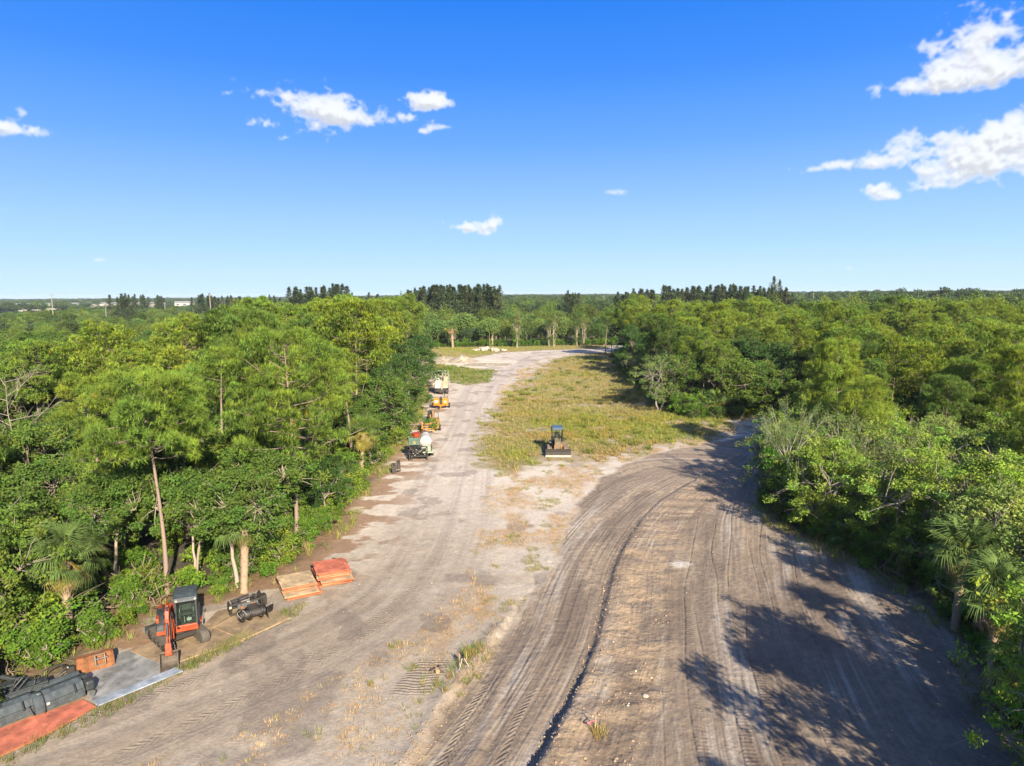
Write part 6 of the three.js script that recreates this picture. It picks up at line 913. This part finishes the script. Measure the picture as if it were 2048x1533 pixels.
{
  const o = thing('box_attachment', 'dark box shaped attachment behind the two grey brooms at the picture edge', 'attachment', [-19.6, 0.03, -25.55], 0.8);
  part('box', [box(1.5, 0.5, 0.55, 0, 0.3, 0, 0, 0, 0, 0.03), box(0.5, 0.3, 0.4, -0.5, 0.62, -0.2)], M.charcoal, o); part('panel', [box(1.3, 0.3, 0.02, 0.05, 0.32, 0.285), box(0.4, 0.02, 0.3, 0.3, 0.56, 0)], M.slate, o); part('arm', [rod([-0.6, 0.5, 0.2], [0.0, 0.95, 0.0], 0.04), rod([-0.4, 0.5, 0.3], [0.15, 0.9, 0.05], 0.03), box(0.14, 0.14, 0.9, -0.3, 0.75, -0.5, 0.3, 0.9)], M.charcoal, o); part('hose', [hose([[-0.5, 0.5, 0.2], [-0.2, 1.0, 0.1], [0.3, 0.7, 0.2], [0.1, 0.4, 0.35]], 0.022)], M.black, o);
  const f = thing('plate_attachment', 'flat grey framed plate lying behind the long grey broom', 'attachment', [-18.55, 0.08, -26.15], 0.84);
  part('plate', [box(1.3, 0.05, 0.5, 0, 0.25, 0, 0.5)], M.slate, f); part('frame', [box(1.36, 0.07, 0.06, 0, 0.14, 0.24), box(1.36, 0.07, 0.06, 0, 0.38, -0.22), box(0.06, 0.07, 0.5, 0.66, 0.26, 0, 0.5), box(0.06, 0.07, 0.5, -0.66, 0.26, 0, 0.5), box(0.08, 0.3, 0.08, 0.4, 0.13, -0.2), box(0.08, 0.3, 0.08, -0.4, 0.13, -0.2)], M.charcoal, f);
  const h = thing('hose_bundle', 'bundle of black hoses and couplings on the litter behind the flat grey plate', 'hoses', [-19.0, 0, -27.05], 0.7);
  part('hose', [hose([[-0.7, 0.1, 0.2], [-0.8, 0.5, 0], [-0.2, 0.62, -0.1], [0.1, 0.3, 0], [0.5, 0.1, 0.1]], 0.028), hose([[-0.6, 0.05, 0.3], [-0.1, 0.4, 0.2], [0.3, 0.34, 0], [0.7, 0.06, 0.2]], 0.025)], M.black, h); part('coupling', [box(0.3, 0.28, 0.24, 0.2, 0.3, 0), box(0.16, 0.14, 0.2, 0.5, 0.42, -0.1), cyl(0.07, 0.07, 0.24, 0.0, 0.46, 0, 'z', 10)], M.grimy, h); part('fitting', [box(0.08, 0.06, 0.06, 0.46, 0.52, 0.02), box(0.06, 0.05, 0.06, 0.1, 0.5, 0.14)], M.decal, h);
}
{
  const g = thing('grapple', 'black hydraulic grapple frame with rust streaks lying by the palm trunk', 'attachment', [-13.65, 0.05, -33.05], 0.62);
  part('frame', [box(1.7, 0.1, 0.1, 0, 0.12, 0.35), box(1.7, 0.1, 0.1, 0, 0.55, 0.2), box(1.6, 0.1, 0.1, 0, 0.2, -0.3), ...[-0.8, -0.3, 0.3, 0.8].map((x) => box(0.09, 0.5, 0.6, x, 0.34, 0, 0.2))], M.grimy, g);
  part('plate', [box(1.0, 0.42, 0.04, 0.02, 0.36, 0.36, -0.35)], M.charcoal, g); part('rust_patch', [box(0.22, 0.3, 0.02, 0.28, 0.37, 0.385, -0.35), box(0.14, 0.22, 0.02, -0.26, 0.36, 0.385, -0.35)], M.rust, g);
  part('cylinder', [rod([-0.7, 0.65, -0.1], [0.2, 0.72, -0.2], 0.06), rod([0.2, 0.7, 0.05], [0.7, 0.75, 0.0], 0.06)], M.black, g); part('claw', [slab([[-0.3, 0.2], [-0.2, 0.75], [0.1, 0.95], [0.3, 0.85], [0.1, 0.75], [-0.1, 0.2]], 0.08, 0.66), slab([[-0.3, 0.2], [-0.2, 0.7], [0.1, 0.85], [0.3, 0.7], [0.1, 0.65], [-0.1, 0.2]], 0.08, 0.4), box(0.3, 0.5, 0.4, 0.85, 0.4, 0.0)], M.grimy, g); part('label', [box(0.12, 0.12, 0.02, -0.82, 0.5, 0.33), box(0.16, 0.03, 0.1, 0.05, 0.6, 0.3)], M.decal, g);
  const a = thing('auger_attachment', 'black drum attachment with ringed ends lying on the tan board', 'attachment', [-12.95, 0.1, -32.05], 0.62);
  part('drum', [cyl(0.2, 0.2, 1.2, 0, 0.3, 0, 'x', 20)], M.grimy, a); for (const x of [-0.55, -0.2, 0.35]) part('ring', [(() => { const t = new THREE.TorusGeometry(0.3, 0.045, 8, 26); t.rotateY(Math.PI / 2 + 0.3); return t.translate(x, 0.31, 0); })()], M.black, a);
  part('wing', [slab([[-0.4, 0.02], [-0.3, 0.5], [0.3, 0.42], [0.45, 0.02]], 0.04, 0.66), box(0.5, 0.4, 0.04, 0.85, 0.24, -0.1, 0.2, 0.5)], M.black, a); part('bracket', [box(0.5, 0.14, 0.5, 0.1, 0.5, -0.15, 0.3), box(0.12, 0.3, 0.4, -0.36, 0.36, -0.1)], M.grimy, a); part('hose', [hose([[-0.6, 0.3, 0.3], [-0.75, 0.55, 0.2], [-0.5, 0.6, 0.05], [-0.3, 0.4, 0.25]], 0.02)], M.steel, a);
}
// ---- sticks, stakes, tripod, stump
{
  const r = rng(811), pileOf = (name, label, [x, z], n, rad, h, L) => { const o = thing(name, label, 'branches', [x, 0, z]); for (let i = 0; i < n; i++) { const a = r() * 6.28, q = Math.sqrt(r()) * rad, y = h * (1 - q / rad) * r() + 0.04, d = anyDir(r, 0.15).multiplyScalar(L * (0.4 + 0.6 * r()) / 2), c = V(Math.cos(a) * q, y + Math.abs(d.y), Math.sin(a) * q), b = new Builder(), p = bend(c.clone().sub(d), c.clone().add(d), 0, 3, r, 0.08); b.tube(p, [0.03, 0.024, 0.016, 0.007], 4, [1, 1, 1]); const g = b.geometry(true); g.deleteAttribute('color'); g.setAttribute('uv', new THREE.Float32BufferAttribute(new Float32Array(g.attributes.position.count * 2), 2)); part('branch', [g], M.stick, o); } };
  pileOf('brush_pile', 'tangled pile of dead brown branches in the dark gap behind the excavator', [-19.60,-34.51], 90, 1.7, 1.2, 1.9);
  pileOf('brush_pile', 'few pale dead sticks on the litter behind the hoses', [-21.04,-27.52], 10, 0.7, 0.4, 1.2);
  pileOf('brush_pile', 'dry twigs heaped at the foot of the palm on the right', [18.88,-24.39], 26, 1.0, 0.4, 1.2);
  pileOf('fallen_branch', 'bare pale branches reaching from the wood towards the small orange trailer', [-13.4, -96], 12, 1.4, 1.2, 3.4);
  pileOf('fallen_branch', 'grey dead limbs lying in the gap at the end of the graded lane', [26.79,-76.32], 14, 2.2, 0.3, 3.2);
  pileOf('fallen_branch', 'dead twiggy branches sticking out of the right verge shrubs', [21.42,-36.05], 16, 1.1, 1.4, 2.2);
  const t = thing('tripod', 'survey tripod with white legs standing in the grass by the step', 'tripod', [[-2.20,-27.55][0], 0, [-2.20,-27.55][1]], 0.5);
  for (const [x, z] of [[-0.27, 0.16], [0.27, 0.16], [0, -0.3]]) part('leg', [rod([x, 0, z], [x * 0.15, 0.5, z * 0.15], 0.016)], M.tank, t); part('head', [box(0.12, 0.09, 0.12, 0, 0.54, 0), cyl(0.04, 0.04, 0.08, 0, 0.6, 0, 'y', 10)], M.black, t);
  [[[-2.36,-27.71], 0.62, 'thin wooden survey stake left of the tripod'], [[-2.08,-28.03], 0.5, 'thin wooden survey stake right of the tripod']].forEach(([[x, z], h, l]) => { const s = thing('survey_stake', l, 'stake', [x, 0, z]); part('stake', [box(0.035, h, 0.02, 0, h / 2, 0, 0, 0.4, 0, 0.004)], M.wood, s); part('tip', [box(0.037, 0.05, 0.022, 0, h - 0.03, 0, 0, 0.4, 0, 0.004)], M.amber, s); });
  const f = thing('flagged_stake', 'short stake with pink ribbon in a dry grass tuft on the windrow', 'stake', [[2.96,-23.06][0], relief(...[2.96,-23.06]), [2.96,-23.06][1]]); part('stake', [box(0.045, 0.55, 0.025, 0, 0.26, 0, 0, 0.3, -0.05, 0.004)], M.wood, f); part('ribbon', [box(0.3, 0.03, 0.03, -0.14, 0.34, 0.02, 0, 0, 0.35, 0.01), box(0.16, 0.05, 0.04, -0.24, 0.26, 0.03, 0.3, 0, -0.3, 0.01)], M.pinkm, f);
  const st = thing('tree_stump', 'charred uprooted stump lying on the pale sand left of the tripod', 'stump', [[-3.25,-27.29][0], 0, [-3.25,-27.29][1]], 0.4); const bs = new Builder(); for (let i = 0; i < 9; i++) { const a = i * 0.7 + r(), p = bend(V(0, 0.12, 0), V(Math.cos(a) * (0.22 + 0.16 * r()), 0.03 + 0.24 * r(), Math.sin(a) * (0.22 + 0.16 * r())), 0.05, 3, r, 0.03); bs.tube(p, [0.07, 0.05, 0.035, 0.012], 5, [0.09, 0.07, 0.055]); } const rm = new THREE.Mesh(bs.geometry(true), BARK); rm.name = 'root'; st.add(rm); part('cut_face', [cyl(0.09, 0.1, 0.2, -0.06, 0.14, 0.1, 'z', 12)], M.wood, st);
}
// ---- heaps by the far bend, stones and clods
function lump(seed, rx, ry, rz, detail = 2) { const g = new THREE.IcosahedronGeometry(1, detail), p = g.attributes.position; for (let i = 0; i < p.count; i++) { const x = p.getX(i), y = p.getY(i), z = p.getZ(i), k = 0.72 + 0.55 * fbm(x * 1.4 + seed, y * 1.4 + z * 1.3 + seed * 2, 3); p.setXYZ(i, x * rx * k, y * ry * k, z * rz * k); } g.computeVertexNormals(); return g; }
{
  const heap = (name, label, [x, z], w, h, d, seed) => { const n = 48, P = [], I = []; for (let j = 0; j <= n; j++) for (let i = 0; i <= n; i++) { const u = i / n * 2 - 1, v = j / n * 2 - 1, q = Math.sqrt(u * u + v * v), k = Math.max(0, 1 - q) * (0.8 + 0.5 * (fbm(u * 2.5 + seed, v * 2.5, 4) - 0.3)); P.push(u * w, h * k - 0.05 * sstep(0.9, 1.0, q), v * d); } for (let j = 0; j < n; j++) for (let i = 0; i < n; i++) { const a = j * (n + 1) + i; I.push(a, a + n + 1, a + 1, a + 1, a + n + 1, a + n + 2); } const g = new THREE.BufferGeometry(); g.setAttribute('position', new THREE.Float32BufferAttribute(P, 3)); g.setAttribute('uv', new THREE.Float32BufferAttribute(P.filter((_, i) => i % 3 !== 1).map((q) => q * 0.2), 2)); g.setIndex(I); g.computeVertexNormals(); const o = new THREE.Mesh(g, M.sand); o.name = numbered(name); o.position.set(x, 0, z); scene.add(o); shade(o); return tag(o, label, 'sand heap'); };
  heap('sand_heap', 'highest peaked heap of white sand at the far left of the track', [-11.98,-163.31], 4.2, 1.7, 5, 3);
  heap('sand_heap', 'long low heap of white sand running into the left wood', [-16.46,-164.86], 6.5, 1.2, 5, 9);
  heap('sand_heap', 'flat spread of white sand in front of the rubble by the bend', [-5.55,-154.72], 6, 0.4, 4, 14);
  const r = rng(611);
  for (const [c, n, l] of [[[-8.21,-194.32], 16, 'left heap of white limestone rubble at the far end of the meadow'], [[-3.87,-191.39], 18, 'right heap of white limestone rubble at the far end of the meadow']]) { const o = thing('rubble_heap', l, 'rubble heap', [c[0], 0, c[1]]); for (let i = 0; i < n; i++) { const a = r() * 6.28, q = Math.sqrt(r()), s = 0.35 + 0.5 * r(); part('stone', [place(lump(i + n, s, s * 0.7, s, 1), Math.cos(a) * q * 3, 0.2 + (1 - q) * 0.9 * r(), Math.sin(a) * q * 1.6)], M.rock, o); } }
  const bl = tag(part('concrete_chunk', [place(lump(5, 0.16, 0.1, 0.13, 2), 0, 0, 0)], M.rock, scene), 'pale broken chunk of concrete right of the windrow', 'concrete chunk'); bl.name = numbered('concrete_chunk'); bl.position.set([5.21,-25.30][0], 0.08, [5.21,-25.30][1]);
  // clods spilled along the windrow
  const list = []; const L = smoothLine(BERM); const r2 = rng(29);
  for (let i = 0; i < 3000; i++) { const k = Math.floor(Math.pow(r2(), 1.25) * (L.length - 9)), [x0, z0] = L[k], [x1, z1] = L[k + 1], nx = -(z1 - z0), nz = x1 - x0, nl = Math.hypot(nx, nz) || 1, off = -0.25 + 3.6 * Math.pow(r2(), 2.1), t = r2(), x = mix(x0, x1, t) + nx / nl * off, z = mix(z0, z1, t) + nz / nl * off; if (z > -16) continue; const s = 0.012 + 0.05 * Math.pow(r2(), 7), w = r2(); list.push([x, z, s, s * 0.75, ...(w < 0.6 ? [0.25, 0.18, 0.115] : w < 0.92 ? [0.14, 0.10, 0.07] : [0.36, 0.3, 0.22]), relief(x, z) + s * 0.2]); }
  for (let i = 0; i < 2600; i++) { const z = -17 - Math.pow(r2(), 1.4) * 40, x = -22 + r2() * 46, c = sample(x, z, 0); if (c < 0.3) continue; const s = 0.01 + 0.03 * Math.pow(r2(), 5); list.push([x, z, s, s * 0.7, ...(r2() < 0.2 ? [0.4, 0.36, 0.3] : [0.2, 0.15, 0.1]), relief(x, z) + s * 0.2]); }
  const LS = smoothLine(STEP); for (let i = 0; i < 900; i++) { const k = Math.floor(r2() * (LS.length - 2)), x = LS[k][0] + (r2() - 0.5) * 0.7, z = LS[k][1] + (r2() - 0.5) * 0.7; if (z > -16) continue; const s = 0.015 + 0.04 * Math.pow(r2(), 4); list.push([x, z, s, s * 0.75, 0.22, 0.16, 0.105, relief(x, z) + s * 0.2]); }
  const clod = new THREE.MeshStandardMaterial({ color: 0xffffff, roughness: 1 }); clod.name = 'earth clods'; copies(lump(2, 1, 1, 1, 0), clod, list, 'soil_clods', 'clods and pebbles strewn over the graded earth', 0.4);
}
// ---- far off: buildings, poles
{
  const hall = (label, x, z, w, d, h, turn, roofs = 1, wall = M.wall) => { const o = thing('warehouse', label, 'building', [x, 0, z], turn); part('wall', [box(w, h, d, 0, h / 2, 0, 0, 0, 0, 0.05)], wall, o); part('roof', Array.from({ length: roofs }, (_, i) => slab([[-d / 2 - 0.5, h + 0.02], [0, h + 1.6], [d / 2 + 0.5, h + 0.02]], w / roofs + 0.2, (i + 0.5) * w / roofs - w / 2, 0)), M.roofw, o); const n = Math.max(3, Math.round(w / 14)); for (let i = 0; i < n; i++) part('door', [box(3.4, 3.6, 0.2, -w / 2 + (i + 0.5) * w / n, 1.9, d / 2 + 0.12)], M.dark, o); for (let i = 0; i < n; i++) part('window', [box(2.4, 1, 0.2, -w / 2 + (i + 0.5) * w / n, h - 1.6, d / 2 + 0.12)], M.dark, o); };
  hall('long low white building on the horizon at the left picture edge', -545, -790, 190, 40, 7.6, 0.5, 3);
  hall('white flat building behind dark trees left of the tall pole', -370, -690, 36, 24, 8.8, 0.4, 1);
  hall('small white building just right of the white flat building', -328, -690, 18, 16, 9.4, 0.4, 1);
  hall('pale shed peeping out of the wood on the right horizon', 268, -430, 24, 12, 7.4, -0.4, 1);
  hall('tan walled long shed at the right picture edge on the horizon', 345, -470, 46, 12, 7.4, -0.5, 1, M.tan);
  hall('small white house hidden in the crowns of the right wood', 74, -178, 8, 7, 5.2, -0.3, 1);
  const pole = (label, x, z, h, group) => { const o = thing('utility_pole', label, 'utility pole', [x, 0, z], 0, group); part('post', [cyl(0.16, 0.26, h, 0, h / 2, 0, 'y', 8)], M.concrete, o); part('crossarm', [box(2.2, 0.12, 0.12, 0, h - 0.9, 0)], M.concrete, o); part('insulator', [-0.9, 0, 0.9].map((x2) => cyl(0.08, 0.08, 0.3, x2, h - 0.65, 0, 'y', 8)), M.charcoal, o); };
  pole('tall pale utility pole standing in front of the long white building', -238, -356, 17.6); pole('pale utility pole left of the dark casuarina clump at the left', -207, -350, 13.6); pole('tallest pale utility pole in front of the dark wooded band', -150, -342, 17.0); pole('pale utility pole at the right end of the dark wooded band', -124, -340, 14.2); pole('pale utility pole before the white flat building', -212, -420, 12.5); pole('pale utility pole before the small white building', -190, -410, 12.5);
  [[246, -560, 15], [330, -620, 15], [372, -640, 14.8], [420, -650, 15], [462, -655, 15], [60, -560, 14.5], [76, -565, 14.5], [92, -560, 14.5], [108, -570, 14.5]].forEach(([x, z, h]) => pole('distant pale utility pole in the line along the horizon', x, z, h, 'distant utility poles along the horizon'));
}

renderer.render(scene, camera);
